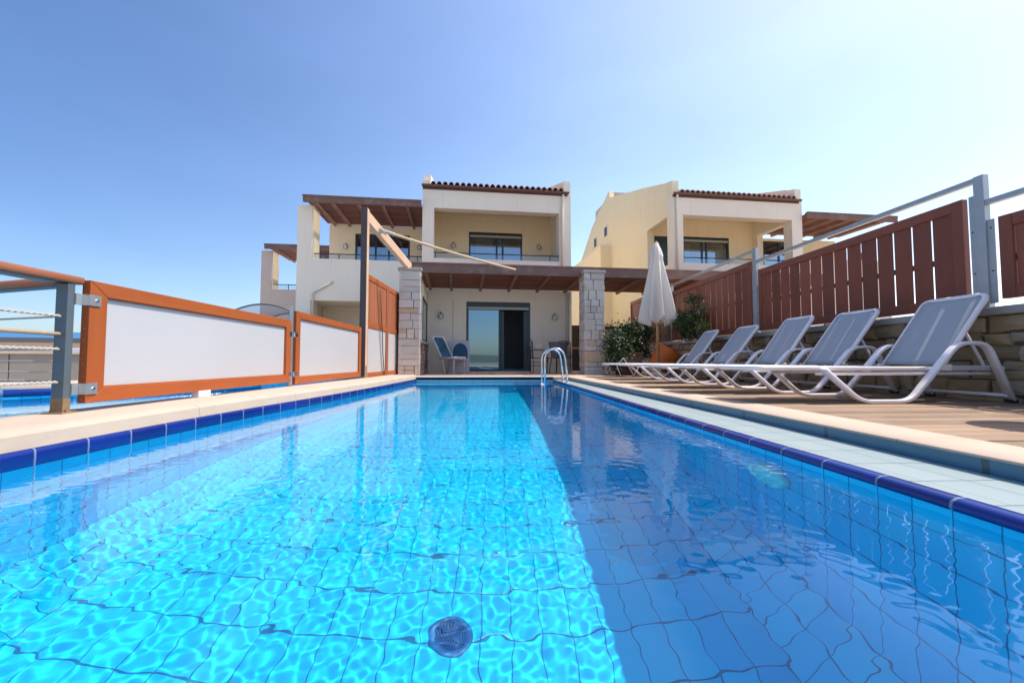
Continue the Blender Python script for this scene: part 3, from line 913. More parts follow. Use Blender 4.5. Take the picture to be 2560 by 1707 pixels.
# curved translucent canopy in front of the left neighbour
t = empty('arched_canopy', (-5.60, 10.6, -.17), R(5), 'arched bluish translucent canopy on thin grey ribs behind the first panel', 'canopy')
mb = MB(); rows = []
for j in range(2):
    rows.append([(-1.1 + 1.7 * k / 12, -.2 + 1.9 * j, 1.28 + .62 * math.sin(math.pi * (.12 + .62 * k / 12)) - .0 * j) for k in range(13)])
mb.sheet(rows)
o = mb.build('sheet', M['canopy'], t, True)
for yy in (-.2, 1.7):
    mb = MB(); mb.tube([(-1.1 + 1.7 * k / 12, yy, 1.285 + .62 * math.sin(math.pi * (.12 + .62 * k / 12))) for k in range(13)], .022, 8); mb.build('rib', M['steel'], t, True)
for xx, zz_ in ((-1.08, 1.5), (.58, 1.73)):
    mb = MB()
    for yy in (-.2, 1.7): mb.tube([(xx, yy, -.1), (xx, yy, zz_)], .022, 8)
    mb.build_each('leg', M['steel'], t, True)
mb = MB(); mb.box(-.14, -.2, -.05, .14, .2, 1.22)
tag(mb.build('wall_pier', M['slab'], bevel=.01, loc=None), 'stub of grey rendered pier behind the metal post', 'pier').location = (-3.95, 8.9, 0)

# ------------------------------------------------------------------ buildings
HA = R(5)
HO = (0, 12.6, 0)
def roof_tiles(root, u0, u1, v0, v1, z0, slope, name='roof'):
    n = int(round((u1 - u0) / .178)); w = (u1 - u0) / n
    mb = MB()
    mb.prism([(v0, z0 - .05), (v1, z0 - .05 + (v1 - v0) * slope), (v1, z0 + (v1 - v0) * slope), (v0, z0)], u0, u1, 'x')
    deck_ = mb.build(name, M['tile'], root)
    mb = MB()
    for k in range(n):
        c = u0 + (k + .5) * w
        rows = []
        for rr, zz in ((.066, 0), (.054, 0)):
            pass
        for v in (v0 - .07, v1):
            z = z0 + (v - v0) * slope
            outer = [(c + .080 * math.cos(math.pi * i / 8), v, z + .004 + .105 * math.sin(math.pi * i / 8)) for i in range(9)]
            inner = [(c + .066 * math.cos(math.pi * i / 8), v, z + .002 + .088 * math.sin(math.pi * i / 8)) for i in range(8, -1, -1)]
            rows.append(outer + inner + [outer[0]])
        mb.sheet(rows)
        nn = len(mb.v); r0 = rows[0]
        mb.add(r0[:18], [(i, i + 1, 16 - i, 17 - i) for i in range(8)], random.Random(k).random())
    mb.build('roof_tiles', M['tile'], deck_, False)
    return deck_

def window(root, u0, u1, z0, z1, v, name='window', shutter=True, split=(.5,), curtains=(), glass=None, fw=.055, open_right=False, axis='y', box=.16):
    """frame with panes, roller shutter box and curtains; faces -v"""
    mb = MB()
    zt = z1 - (box if shutter else 0)
    mb.holed(u0, u1, z0, z1, v - .02, v + .06, [(u0 + fw, u1 - fw, z0 + fw, zt - (.03 if shutter else fw))], axis)
    w = mb.build(name, M['frame'], root)
    iu0, iu1, iz0, iz1 = u0 + fw, u1 - fw, z0 + fw, zt - (.03 if shutter else fw)
    cuts = [iu0] + [iu0 + (iu1 - iu0) * s_ for s_ in split] + [iu1]
    mb = MB()
    for c in cuts[1:-1]:
        if axis == 'y': mb.box(c - .03, v + .005, iz0, c + .03, v + .05, iz1)
        else: mb.box(v + .005, c - .03, iz0, v + .05, c + .03, iz1)
    mb.build_each('mullion', M['frame'], w)
    if shutter:
        mb = MB()
        q = (u0 + .05, v - .028, z1 - box - .02, u1 - .05, v - .0205, z1 - box + .055)
        if axis == 'y': mb.box(*q)
        mb.build('roller_shutter', M['shutter'], w)
    for i in range(len(cuts) - 1):
        if open_right and i == len(cuts) - 2: continue
        mb = MB()
        a, b_ = cuts[i] + (.03 if i else 0), cuts[i + 1] - (.03 if i < len(cuts) - 2 else 0)
        if axis == 'y': mb.add([(a, v + .03, iz0), (b_, v + .03, iz0), (b_, v + .03, iz1), (a, v + .03, iz1)], [(0, 1, 2, 3)])
        else: mb.add([(v + .03, a, iz0), (v + .03, b_, iz0), (v + .03, b_, iz1), (v + .03, a, iz1)], [(0, 1, 2, 3)])
        mb.build('pane', glass or M['win_glass'], w, fix=False)
    for a, b_ in curtains:
        mb = MB(); n = 40; rows = [[], []]
        for i in range(n + 1):
            u = a + (b_ - a) * i / n
            d = v + .22 + .03 * math.sin(i * 1.9)
            rows[0].append((u, d, iz0)); rows[1].append((u, d, iz1))
        mb.sheet(rows); mb.build('curtain', M['curtain'], w, True, fix=False)
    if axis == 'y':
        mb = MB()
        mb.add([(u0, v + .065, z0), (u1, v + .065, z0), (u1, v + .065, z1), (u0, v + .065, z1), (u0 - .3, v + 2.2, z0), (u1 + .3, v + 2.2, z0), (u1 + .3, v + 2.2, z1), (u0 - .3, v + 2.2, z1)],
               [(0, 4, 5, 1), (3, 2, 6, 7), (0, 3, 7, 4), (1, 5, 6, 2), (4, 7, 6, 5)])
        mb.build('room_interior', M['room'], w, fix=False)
    return w

def railing(root, u0, u1, v, z0, z1, posts, glass=True):
    mb = MB(); mb.tube([(u0, v, z1), (u1, v, z1)], .017, 8)
    r_ = mb.build('railing', M['frame'], root, True)
    mb = MB()
    for u in posts: mb.box(u - .012, v - .012, z0, u + .012, v + .012, z1)
    mb.build_each('baluster', M['frame'], r_)
    if glass:
        mb = MB(); mb.add([(u0 + .03, v, z0 + .03), (u1 - .03, v, z0 + .03), (u1 - .03, v, z1 - .03), (u0 + .03, v, z1 - .03)], [(0, 1, 2, 3)])
        mb.build('glass_panel', M['rail_glass'], r_, fix=False)
    return r_

def slat_roof(root, u0, u1, v0, v1, z, rafters, beam_h=.18, beam_w=.09, slat=.06, gap=.034, zf=-.06, zb=-.06, rd=.09):
    """front beam, rafters and close slats; slats lie above the rafters; zf, zb: slat height under z at front and back"""
    mb = MB(); mb.box(u0, v0, z - beam_h, u1, v0 + beam_w, z)
    mb.box(u0 - .01, v0 - .012, z - .035, u1 + .01, v0 - .001, z + .02, .2)
    b_ = mb.build('front_beam', M['beam_wood'], root, bevel=.004)
    mb = MB(); v = v0 + beam_w + .01; rr = random.Random(7)
    H = lambda v: z + zf + (zb - zf) * (v - v0) / (v1 - v0)
    while v < v1 - .01:
        h = H(v); w = min(slat, v1 - v) * rr.uniform(.9, 1.05)
        mb.box(u0, v, h, u1, v + w, h + .018, rr.random()); v += slat + gap
    mb.build('slats', M['slat_wood'], root)
    for u in rafters:
        mb = MB(); va = v0 + beam_w + .001
        mb.beam((u, va, H(va) - rd / 2 - .002), (u, v1, H(v1) - rd / 2 - .002), .07, rd, tone=rr.random())
        mb.build('rafter', M['rafter_wood'], root, bevel=.003, seg=1)
    return b_

def tower(root, u0, u1, v, side_l, side_r, mats, win, lgable, right_open=False, left_open=False, z0=-2.3, depth=9.5):
    wm, cm, sm = mats
    wl, wr = u0 + .34, u1 - .37
    ztop = 5.56
    mb = MB()
    mb.box(u0, v, z0, wl, v + .36, ztop); mb.box(wr, v, z0, u1, v + .36, ztop)
    mb.box(wl, v, 4.95, wr, v + .30, ztop)
    mb.box(wl, v + .012, 2.50, wr, v + .22, 3.43)
    mb.build('wall', wm, root)
    mb = MB(); mb.box(wl - .1, v + .2, 2.42, wr + .1, v + 2.1, 2.70); mb.build('balcony_floor', wm, root)
    # cream recess
    mb = MB()
    wu0, wu1, wz0, wz1 = win
    mb.holed(u0 + .2, u1 - .2, 2.70, 6.3, v + 2.0, v + 2.2, [(wu0, wu1, wz0, wz1)])
    mb.build('balcony_wall', cm, root)
    # side walls, as gable profiles
    prof = [(.37, z0), (depth, z0), (depth, 5.75), (5.1, 7.35), (.0 + .37, 5.93)]
    for a, b_, op, gm, gh in ((u0, u0 + .22, left_open, sm if side_l else wm, lgable), (u1 - .22, u1, right_open, wm, 6.02)):
        mb = MB()
        rear = [(v + depth + .4, z0), (v + depth + .4, 5.74), (v + 7.9, 7.05), (v + 5.5, 7.95), (v + 5.4, 7.60)] if side_l and a == u0 else [(v + depth, z0), (v + depth, 5.75), (v + 5.1, 7.3)]
        mb.prism([(v + 2.0, z0)] + rear + [(v + 2.0, 6.62)], a, b_, 'x')
        mb.prism([(v + .361, 4.98), (v + 2.0, 4.98), (v + 2.0, 6.62), (v + .361, 6.10)], a, b_, 'x')
        if op:
            mb.prism([(v + .361, z0), (v + 2.0, z0), (v + 2.0, 3.43), (v + .361, 3.43)], a, b_, 'x')
            mb.prism([(v + 1.78, 3.43), (v + 2.0, 3.43), (v + 2.0, 4.98), (v + 1.78, 4.98)], a, b_, 'x')
        else:
            mb.prism([(v + .361, z0), (v + 2.0, z0), (v + 2.0, 4.98), (v + .361, 4.98)], a, b_, 'x')
        mb.build('side_wall', gm, root)
        # raised gable end above the eave
        mb = MB(); mb.prism([(v + .02, 5.561), (v + .36, 5.561), (v + .36, gh + .05), (v + .02, gh - .03)], a, b_, 'x')
        mb.build('gable_end', gm, root)
    mb = MB(); mb.box(u0 + .221, v + .301, 5.50, u1 - .221, v + 2.0, 5.555); mb.build('balcony_ceiling', cm, root)
    mb = MB(); mb.box(u0, v + 8.9, z0, u1, v + 9.1, 5.6); mb.build('rear_wall', wm, root)
    rf = roof_tiles(root, u0 + .225, u1 - .225, v + .02, v + 5.1, 5.66, .275)
    gt = MB(); sec = [(.06 * math.cos(a_), .06 * math.sin(a_)) for a_ in [math.pi + math.pi * i / 8 for i in range(9)]] + [(.05 * math.cos(a_), .05 * math.sin(a_)) for a_ in [2 * math.pi - math.pi * i / 8 for i in range(9)]]
    gt.sweep([(u0 - .02, v - .075, 5.615), (u1 - .08, v - .075, 5.60)], sec)
    gt.box(u0, v - .012, 5.50, u1 - .1, v - .002, 5.615)
    gt.build('gutter', M['gutter'], root)
    railing(root, wl, wr, v + .1, 3.431, 3.62, [wl + .05, wr - .28])

# ---- main villa
villa = empty('villa', HO, HA, 'pale two storey villa straight ahead with balconies and tiled eave behind the pergola', 'villa')
tower(villa, -2.16, 2.40, 0, False, False, (M['white'], M['cream'], M['white']), (-.72, 1.17, 2.72, 4.88), 5.82)
window(villa, -.72, 1.17, 2.72, 4.88, 2.02, split=(.52, .64), curtains=((-.45, .15), (.34, .55)))
dp = MB(); dp.tube(fillet([(2.14, -.08, 5.52), (2.14, -.05, 5.3), (2.12, -.045, 5.05), (2.12, -.045, 2.9)], .08), .035, 10)
dp.build('downpipe', M['white'], villa, True)
# ground floor facade under the tower
mb = MB(); mb.holed(-1.98, 2.40, 0, 2.5, .0 - .04, .2, [(-.84, 1.10, .04, 2.13)]); mb.build('facade', M['gwall'], villa)
mb = MB(); mb.box(2.2, -.075, 0, 2.26, -.045, 2.45); mb.tube([(2.32, -.06, .05), (2.32, -.06, 2.44)], .03, 8); mb.box(-1.25, -.0475, .05, -1.22, -.0405, 2.2)
mb.build('downpipe', M['pipe'], villa)
dr = window(villa, -.84, 1.10, .04, 2.13, -.01, 'patio_door', split=(.52,), glass=M['door_glass'], fw=.07, open_right=True, box=.21)
mb = MB(); mb.box(.90, .0, .11, 1.03, .03, 1.86); mb.box(.22, .03, .11, .30, .05, 1.86); mb.build('sliding_leaf', M['frame'], dr)
mb = MB(); mb.holed(-.95, 1.21, .04, 2.24, -.052, -.041, [(-.86, 1.12, .04, 2.15)]); mb.build('door_surround', M['gwall'], villa)
# porch side wall with stone base and window, left of the terrace
mb = MB(); mb.box(-2.16, -2.0, 2.02, -1.99, -.041, 2.42); mb.box(-2.16, -2.0, .86, -1.99, -1.7, 2.02); mb.box(-2.16, -.16, .86, -1.99, -.041, 2.02)
mb.build('porch_wall', M['gwall'], villa)
mb = MB(); rr = random.Random(9); z = 0
while z < .78:
    h = rr.uniform(.1, .18); h = min(h, .80 - z); y_ = -2.0
    while y_ < -.05:
        w = rr.uniform(.15, .4); y1 = min(-.042, y_ + w); mb.box(-2.14, y_, z, -1.96 + rr.uniform(-.012, .012), y1 - .01, z + h - .01, rr.random()); y_ = y1
    z += h
mb.build('stone_base', M['darkstone'], villa, bevel=.008, seg=1)
mb = MB(); mb.box(-2.15, -2.0, -.02, -1.985, -.045, .8); mb.build('stone_base_mortar', M['mortar_dark'], villa)
mb = MB(); mb.box(-2.16, -2.0, .801, -1.93, -.042, .85); mb.build('sill', M['cap'], villa, bevel=.006)
pw = MB(); pw.holed(-1.7, -.16, .86, 2.02, -2.03, -1.975, [(-1.64, -.22, .92, 1.96)], 'x'); pwo = pw.build('porch_window', M['frame'], villa)
mb = MB(); mb.box(-2.02, -1.64, .92, -2.0, -.22, 1.96); mb.build('pane', plain('frosted_pane', (.42, .47, .49), .3), pwo)
# left wing
def left_wing(root, u0, u1, v, mats, bright, rafters, rear_u):
    wm, cm = mats
    mb = MB()
    mb.box(u0, v, -2.3, u0 + .40, v + .56, 4.845)
    mb.holed(u0 + .40, u1, -2.3, 3.30, v + .003, v + .2, [(u0 + .36 + .0, u1 - .6, -.0, 2.10)] if bright else [])
    mb.box(u0 + .0, v + .561, -2.3, u0 + .2, v + 8, 3.30)
    mb.box(u0 + .2, v + .2, 2.35, u1, v + 2.0, 2.7)
    mb.build('wall', wm, root)
    return
U0 = -5.68
mb = MB()
mb.box(U0, 0, -2.3, U0 + .40, .56, 4.845)
mb.holed(U0 + .40, -2.161, -2.3, 3.30, .003, .2, [(U0 + .40, -2.9, -.1, 2.09)])
mb.box(U0, .561, -2.3, U0 + .2, 8, 3.30)
mb.box(U0 + .2, .2, 2.12, -2.161, 2.0, 2.70)
mb.box(-2.9, .2, -2.3, -2.161, 2.0, 2.12)
mb.build('wing_wall', M['white'], villa)
mb = MB(); mb.box(U0 + .21, 1.7, -2.3, -2.9, 1.9, 2.119); mb.build('porch_back_wall', M['gwall'], villa)
mb = MB(); mb.prism([(-5.1, 1.55), (-4.2, 1.15), (-4.2, .5), (-5.1, .5)], 1.5, 1.69, 'y'); mb.build('porch_stair', M['slab'], villa)
mb = MB(); mb.tube(fillet([(-5.15, 1.35, 1.35), (-4.75, 1.32, 1.30), (-4.55, 1.3, 1.12), (-4.55, 1.3, .2)], .14), .03, 8); mb.build('porch_pipe', M['pipe'], villa, True)
mb = MB(); mb.holed(-5.20, -2.161, 2.7, 4.965, 2.0, 2.2, [(-4.55, -2.74, 2.72, 4.66)]); mb.box(-5.40, 2.05, 2.7, -5.20, 8, 4.965); mb.build('wing_upper_wall', M['cream'], villa)
window(villa, -4.55, -2.74, 2.72, 4.66, 2.02, split=(.36, .62), shutter=False, fw=.06, curtains=((-4.2, -3.9),))
railing(villa, U0 + .40, -2.17, .1, 3.305, 3.47, [U0 + .62, -4.55, -3.9, -2.75, -2.6, -2.3])
slat_roof(villa, -5.45, -2.17, -.3, 2.0, 5.03, [-5.2, -4.72, -4.0, -3.32, -2.6])
mb = MB(); mb.box(U0 + .401, .02, 3.301, U0 + .44, .55, 4.84); mb.build('pier_face', M['cream'], villa)
dp = MB(); dp.tube(fillet([(-5.45 + .78, -.04, 2.62), (-5.45 + .25, -.05, 2.3), (-5.45 + .22, -.05, .3)], .06), .03, 8); dp.build('downpipe', M['pipe'], villa, True)

def wall_lamp(u, v, z, label):
    c = Matrix.Rotation(HA, 3, 'Z') @ Vector((u, v, z)) + Vector(HO)
    t = empty('wall_lamp', c, HA, label, 'wall lamp', 'round iron wall lamps of the villa')
    mb = MB(); mb.lathe([(0, .012), (.05, .012), (.055, 0)], 16)
    mb.v = [(x, -z_, y) for x, y, z_ in mb.v]; mb.build('wall_plate', M['lamp'], t, True)
    mb = MB(); mb.tube([(0, -.01, .05), (0, -.09, .10), (0, -.13, .06)], .011, 8); mb.build('arm', M['lamp'], t, True)
    mb = MB(); mb.lathe([(.0, .075), (.03, .07), (.062, .02), (.066, -.05), (.04, -.085), (0, -.09)], 20, (0, -.12, -.03)); mb.build('glass_globe', M['opal'], t, True)
    mb = MB(); mb.tube([(.078 * math.cos(a), -.12, -.03 + .09 * math.sin(a)) for a in [2 * math.pi * i / 20 for i in range(20)]], .006, 6, up=(0, 1, 0), closed=True); mb.build('ring', M['lamp'], t, True)
wall_lamp(-1.59, -.041, 1.70, 'round iron wall lamp on the ground floor wall left of the patio door')
wall_lamp(1.84, -.041, 1.70, 'round iron wall lamp on the ground floor wall right of the patio door')
wall_lamp(-1.25, 2.0, 4.38, 'wall lamp on the middle balcony wall left of its window')
wall_lamp(1.76, 2.0, 4.42, 'wall lamp on the middle balcony wall right of its window')
wall_lamp(-4.83, 2.0, 4.20, 'wall lamp on the left wing balcony wall left of its dark window')
wall_lamp(-2.41, 2.0, 4.25, 'wall lamp on the left wing balcony wall right of its dark window')

# ---- neighbour on the left
nb = empty('villa', (0, 12.6, 0), HA, 'taupe grey neighbouring villa wing farther back on the left', 'villa', None)
u0, v = -8.83, 5.0
mb = MB(); mb.box(u0, v, -2.3, u0 + .40, v + .56, 4.73); mb.holed(u0 + .4, -5.0, -2.3, 3.2, v + .003, v + .2, []); mb.box(u0, v + .561, -2.3, u0 + .2, v + 8, 3.2)
mb.build('wall', M['taupe'], nb)
mb = MB(); mb.box(u0 + .401, v + .02, 3.201, u0 + .44, v + .55, 4.72); mb.build('pier_face', M['cream'], nb)
slat_roof(nb, u0 + .22, -5.0, v - .3, v + 2.2, 4.92, [u0 + .45, u0 + 1.2, u0 + 1.95])
mb = MB(); mb.box(-7.05, v + 2.0, -2.3, -5.0, v + 2.3, 4.855); mb.build('upper_wall', M['taupe'], nb)
railing(nb, u0 + .4, -5.2, v + .1, 3.205, 3.40, [u0 + 1.0])
mb = MB(); mb.tube([(u0 + .05, v - .03, 1.55), (u0 + .7, v - .03, 1.72), (-6.0, v - .03, 1.74)], .02, 6); mb.tube([(u0 + .62, v - .05, 1.4), (u0 + .62, v - .05, 1.75)], .03, 6); mb.build('cable_conduit', M['pipe'], nb, True)

# ---- yellow villa on the right
yv = empty('villa', (0, 12.6, 0), HA, 'yellow sided villa on the right behind the wooden fence', 'villa')
V0 = -.4
tower(yv, 5.58, 10.08, V0, True, True, (M['white'], M['cream'], M['yellow']), (7.04, 8.87, 2.72, 4.90), 6.06, right_open=True, left_open=True)
window(yv, 7.04, 8.87, 2.72, 4.90, V0 + 2.02, split=(.42, .52), curtains=((7.15, 7.45), (8.5, 8.78)))
mb = MB(); mb.box(5.95, V0 + 1.99, 2.8, 6.6, V0 + 1.998, 4.87); mb.build('side_window', M['frame'], yv)
dp = MB(); dp.tube(fillet([(5.70, V0 - .08, 5.55), (5.70, V0 - .045, 5.2), (5.70, V0 - .045, 2.9)], .08), .035, 10); dp.build('downpipe', M['white'], yv, True)
# rear gable block rising behind the tower
mb = MB(); mb.box(5.81, V0 + 5.5, 6.0, 9.0, V0 + 8, 7.9); mb.build('rear_gable', M['wallwhite'], yv)
for a, b_, c, d in ((5.25, 5.75, 5.95, 6.5), (6.7, 7.2, 5.85, 6.4)):
    mb = MB(); mb.holed(a, b_, c, d, 5.555, 5.579, [(a + .06, b_ - .06, c + .06, d - .06)], 'x'); w_ = mb.build('window', M['cream'], yv)
    mb = MB(); mb.box(5.57, a + .06, c + .06, 5.5785, b_ - .06, d - .06); mb.build('pane', M['frame'], w_)
mb = MB(); mb.box(5.10, 4.9, -2.3, 5.579, 9.6, 5.42); mb.build('side_bay', M['yellow'], yv)
mb = MB(); mb.box(5.0, 4.7, 1.95, 5.58, 4.899, 2.05); mb.build('bay_sill', M['yellow'], yv)
# right wing pergola and parapet
slat_roof(yv, 10.09, 13.45, -.6, 1.6, 5.16, [10.6, 11.2, 11.8, 12.4, 13.0])
mb = MB(); mb.holed(10.08, 13.3, -2.3, 4.95, 1.6, 1.8, [(10.25, 11.4, 3.3, 4.85)]); mb.build('wing_upper_wall', M['yellow'], yv)
window(yv, 10.25, 11.4, 3.3, 4.85, 1.62, split=(.6,), shutter=False)
mb = MB(); mb.box(10.081, V0 + .003, -2.3, 13.3, V0 + .2, 3.70); mb.build('wing_wall', M['white'], yv)
mb = MB(); mb.box(12.0, V0 - .02, 3.705, 12.3, V0 + .22, 3.95); mb.box(11.86, V0 + .0, 3.705, 11.9, V0 + .1, 4.2); mb.build('parapet_lamp', M['lamp'], yv)

# ---- terrace pergola across the whole front
pg = empty('pergola', HO, HA, 'brown timber terrace pergola with close slats carried by the two stone pillars', 'pergola')
slat_roof(pg, -2.26, 9.4, -2.1, -.045, 2.78, [-1.9, -1.28, -.43, .43, 1.30, 2.16, 3.0, 3.85, 4.7, 5.55, 6.4, 7.3, 8.2, 9.1], .235, .09, slat=.075, gap=.006, zf=-.12, zb=-.27, rd=.075)
mb = MB(); mb.box(9.2, -2.09, 0, 9.32, -1.98, 2.55); mb.build('post', M['beam_wood'], pg)

def pillar(u, v, w, d, h, seed, label):
    c = Matrix.Rotation(HA, 3, 'Z') @ Vector((u, v, 0)) + Vector(HO)
    t = empty('stone_pillar', (c.x, c.y, 0), HA, label, 'pillar', 'stone pillars of the terrace pergola')
    rr = random.Random(seed)
    mb = MB(); a, b_ = w / 2, d / 2
    mb.box(-a + .014, -b_ + .014, -.05, a - .014, b_ - .014, h - .07); mb.build('mortar_core', M['mortar'], t)
    mb = MB(); z = 0.0; top = h - .075; g_ = .006
    while z < top - .02:
        hh = rr.choice((.13, .17, .20, .24, .28)); hh = min(hh, top - z)
        if top - z - hh < .08: hh = top - z
        for face in range(4):
            fw = w if face % 2 == 0 else d; fd = (d if face % 2 == 0 else w)
            n = rr.choice((1, 1, 2, 2, 3)); cuts = [0] + sorted(rr.uniform(.25, .75) for _ in range(n - 1)) + [1]
            if n == 3: cuts = [0, rr.uniform(.2, .38), rr.uniform(.58, .78), 1]
            for k in range(n):
                subs = [(z, z + hh)]
                if hh > .19 and rr.random() < .35: m_ = z + hh * rr.uniform(.4, .6); subs = [(z, m_), (m_, z + hh)]
                for s0, s1 in subs:
                    x0, x1 = -fw / 2 + cuts[k] * fw, -fw / 2 + cuts[k + 1] * fw
                    po = rr.uniform(-.006, .012)
                    tone = rr.uniform(.1, .75) if rr.random() > .1 else .98
                    ex0 = po if k == 0 else -g_; ex1 = po if k == n - 1 else -g_
                    Rm = Matrix.Rotation(face * math.pi / 2, 4, 'Z')
                    jt = lambda: rr.uniform(-.006, .006)
                    xa, xb, za, zb_ = x0 - ex0 * .3 + (g_ if k else 0), x1 - (g_ if k < n - 1 else 0) + ex1 * .3, s0 + g_ * .6, s1 - g_ * .6
                    f4 = [(xa + (jt() if k else 0), za + jt()), (xb + (jt() if k < n - 1 else 0), za + jt()), (xb + (jt() if k < n - 1 else 0), zb_ + jt()), (xa + (jt() if k else 0), zb_ + jt())]
                    vs = [Rm @ Vector((a_, -fd / 2 - po + jt(), b__)) for a_, b__ in f4] + [Rm @ Vector((a_, -fd / 2 + .06, b__)) for a_, b__ in f4]
                    mb.add(vs, [(0, 1, 2, 3), (7, 6, 5, 4), (0, 4, 5, 1), (1, 5, 6, 2), (2, 6, 7, 3), (3, 7, 4, 0)], tone)
        z += hh
    mb.build('stones', M['pillar'], t, bevel=.009, seg=2)
    mb = MB(); mb.box(-a - .035, -b_ - .035, h - .075, a + .035, b_ + .035, h, .4); mb.build('cap_stone', M['cap'], t, bevel=.012)
pillar(-2.25, -2.03, .50, .46, 2.62, 11, 'pale stone pillar on the left beside the slatted screens')
pillar(2.38, -2.03, .53, .46, 2.68, 23, 'pale stone pillar on the right beside the bushes')

# boundary wall and dark gate behind the bushes
t = empty('boundary_wall', (Matrix.Rotation(HA, 3, 'Z') @ Vector((2.95, .9, 0)) + Vector(HO)), HA, 'white boundary wall with a dark cap behind the bushes', 'wall')
mb = MB(); mb.box(0, 0, 0, 4, .2, 1.42); mb.build('wall_body', M['wallwhite'], t)
mb = MB(); mb.box(-.02, -.04, 1.421, 4.02, .24, 1.50); mb.build('wall_cap', M['iron'], t)
t = empty('side_gate', (Matrix.Rotation(HA, 3, 'Z') @ Vector((2.42, .5, 0)) + Vector(HO)), HA, 'dark brown plank gate between the villa corner and the right pillar', 'gate')
mb = MB()
for k in range(5): mb.box(k * .105, 0, .03, k * .105 + .1, .03, 1.5, k * .2)
mb.build('planks', plain('dark_planks', (.05, .035, .028), .7), t)
mb = MB(); mb.box(0, .03, .2, .53, .06, .28); mb.box(0, .03, 1.2, .53, .06, 1.28); mb.build('ledge', M['iron'], t)

# ------------------------------------------------------------------ right side: stone wall, fence
def rubble_wall(y0, y1, x, h, label):
    t = empty('stone_wall', (x, y0, 0), 0, label, 'wall')
    L = y1 - y0; rr = random.Random(31)
    mb = MB(); mb.box(.03, 0, -.3, .40, L, h - .07); mb.build('mortar_core', M['mortar_dark'], t)
    mb = MB(); z = -.05
    while z < h - .09:
        hh = min(rr.uniform(.09, .21), h - .075 - z)
        if h - .075 - z - hh < .06: hh = h - .075 - z
        y = rr.uniform(-.3, 0)
        while y < L:
            w = rr.uniform(.12, .42); y1_ = y + w
            subs = [(z, z + hh)]
            if hh > .16 and rr.random() < .3: m_ = z + hh * rr.uniform(.4, .6); subs = [(z, m_), (m_, z + hh)]
            for s0, s1 in subs:
                po = rr.uniform(-.022, .026)
                ya, yb = max(0, y + .006), min(L, y1_ - .006)
                if yb - ya > .03:
                    q = lambda a: a + rr.uniform(-.016, .016)
                    e = lambda: po + rr.uniform(-.012, .012)
                    c4 = [(q(ya), q(s0 + .004)), (q(yb), q(s0 + .004)), (q(yb), q(s1 - .004)), (q(ya), q(s1 - .004))]
                    ym, zm = (ya + yb) / 2, (s0 + s1) / 2
                    ring = []
                    for (a_, b__), (c_, d_) in zip(c4, c4[1:] + c4[:1]):
                        ring += [(a_, b__), ((a_ + c_) / 2 + rr.uniform(-.010, .010), (b__ + d_) / 2 + rr.uniform(-.010, .010))]
                    ring = [(min(L, max(0, a_)), b__) for a_, b__ in ring]
                    vs = [(e() + .012, a_, b__) for a_, b__ in ring] + [(.12, a_, b__) for a_, b__ in ring] + [(po - .014, ym, zm)]
                    fs = [(k_, (k_ + 1) % 8, 16) for k_ in range(8)] + [(k_, k_ + 8, (k_ + 1) % 8 + 8, (k_ + 1) % 8) for k_ in range(8)]
                    mb.add(vs, fs, rr.random())
            y = y1_
        z += hh
    mb.build('stones', M['rubble'], t, bevel=.014, seg=2)
    mb = MB(); y = 0
    while y < L:
        w = min(rr.uniform(.7, 1.1), L - y); mb.box(-.035, y + .003, h - .072, .44, y + w - .003, h + rr.uniform(-.004, .004), rr.random()); y += w
    mb.build('cap_stones', M['cap'], t, bevel=.01, seg=2)
rubble_wall(YN, 10.9, 4.465, .83, 'brown rubble stone retaining wall with pale cap behind the loungers')

FX = 4.60
def wooden_fence(y0, y1, z0, z1, label, bw=.20, gapw=.0185):
    t = empty('wooden_fence', (FX, y0, z0), 0, label, 'fence panel', 'wooden fence panels on the stone wall')
    L, H = y1 - y0, z1 - z0; w = .10
    mb = MB()
    for a in (0, L - w): mb.box(-.03, a, 0, .03, a + w, H, .4)
    mb.build_each('stile', M['fence_wood'], t, bevel=.004)
    mb = MB()
    for z in (0, H - .105): mb.box(-.028, w + .001, z, .028, L - w - .001, z + .105, .6)
    mb.build_each('rail', M['fence_wood'], t, bevel=.004)
    mb = MB(); rr = random.Random(int(y0 * 31 + 7)); n = max(1, round((L - 2 * w) / (bw + gapw))); st = (L - 2 * w) / n
    for k in range(n):
        gl = gr = gapw / 2 * rr.choice((.55, .8, 1, 1, 1.1))
        mb.box(-.006, w + k * st + gl, .1, .005, w + (k + 1) * st - gr, H - .1, rr.random())
    mb.build('boards', M['fence_wood'], t, bevel=.003, seg=1)
    mb = MB(); mb.box(.0055, w, H * .44, .02, L - w, H * .44 + .06, .5); mb.build('batten', M['fence_wood'], t)
    return t
wooden_fence(3.83, 7.0, .87, 1.93, 'middle fence panel, the long one with bright gaps between its boards')
wooden_fence(7.2, 10.55, .87, 2.13, 'fence panel behind the far loungers and the white parasol')
wooden_fence(10.6, 13.8, .87, 2.32, 'fence panel farthest from the camera, under the pergola')
t = wooden_fence(.6, 3.55, .91, 1.66, 'fence panel cut off by the right edge of the picture')
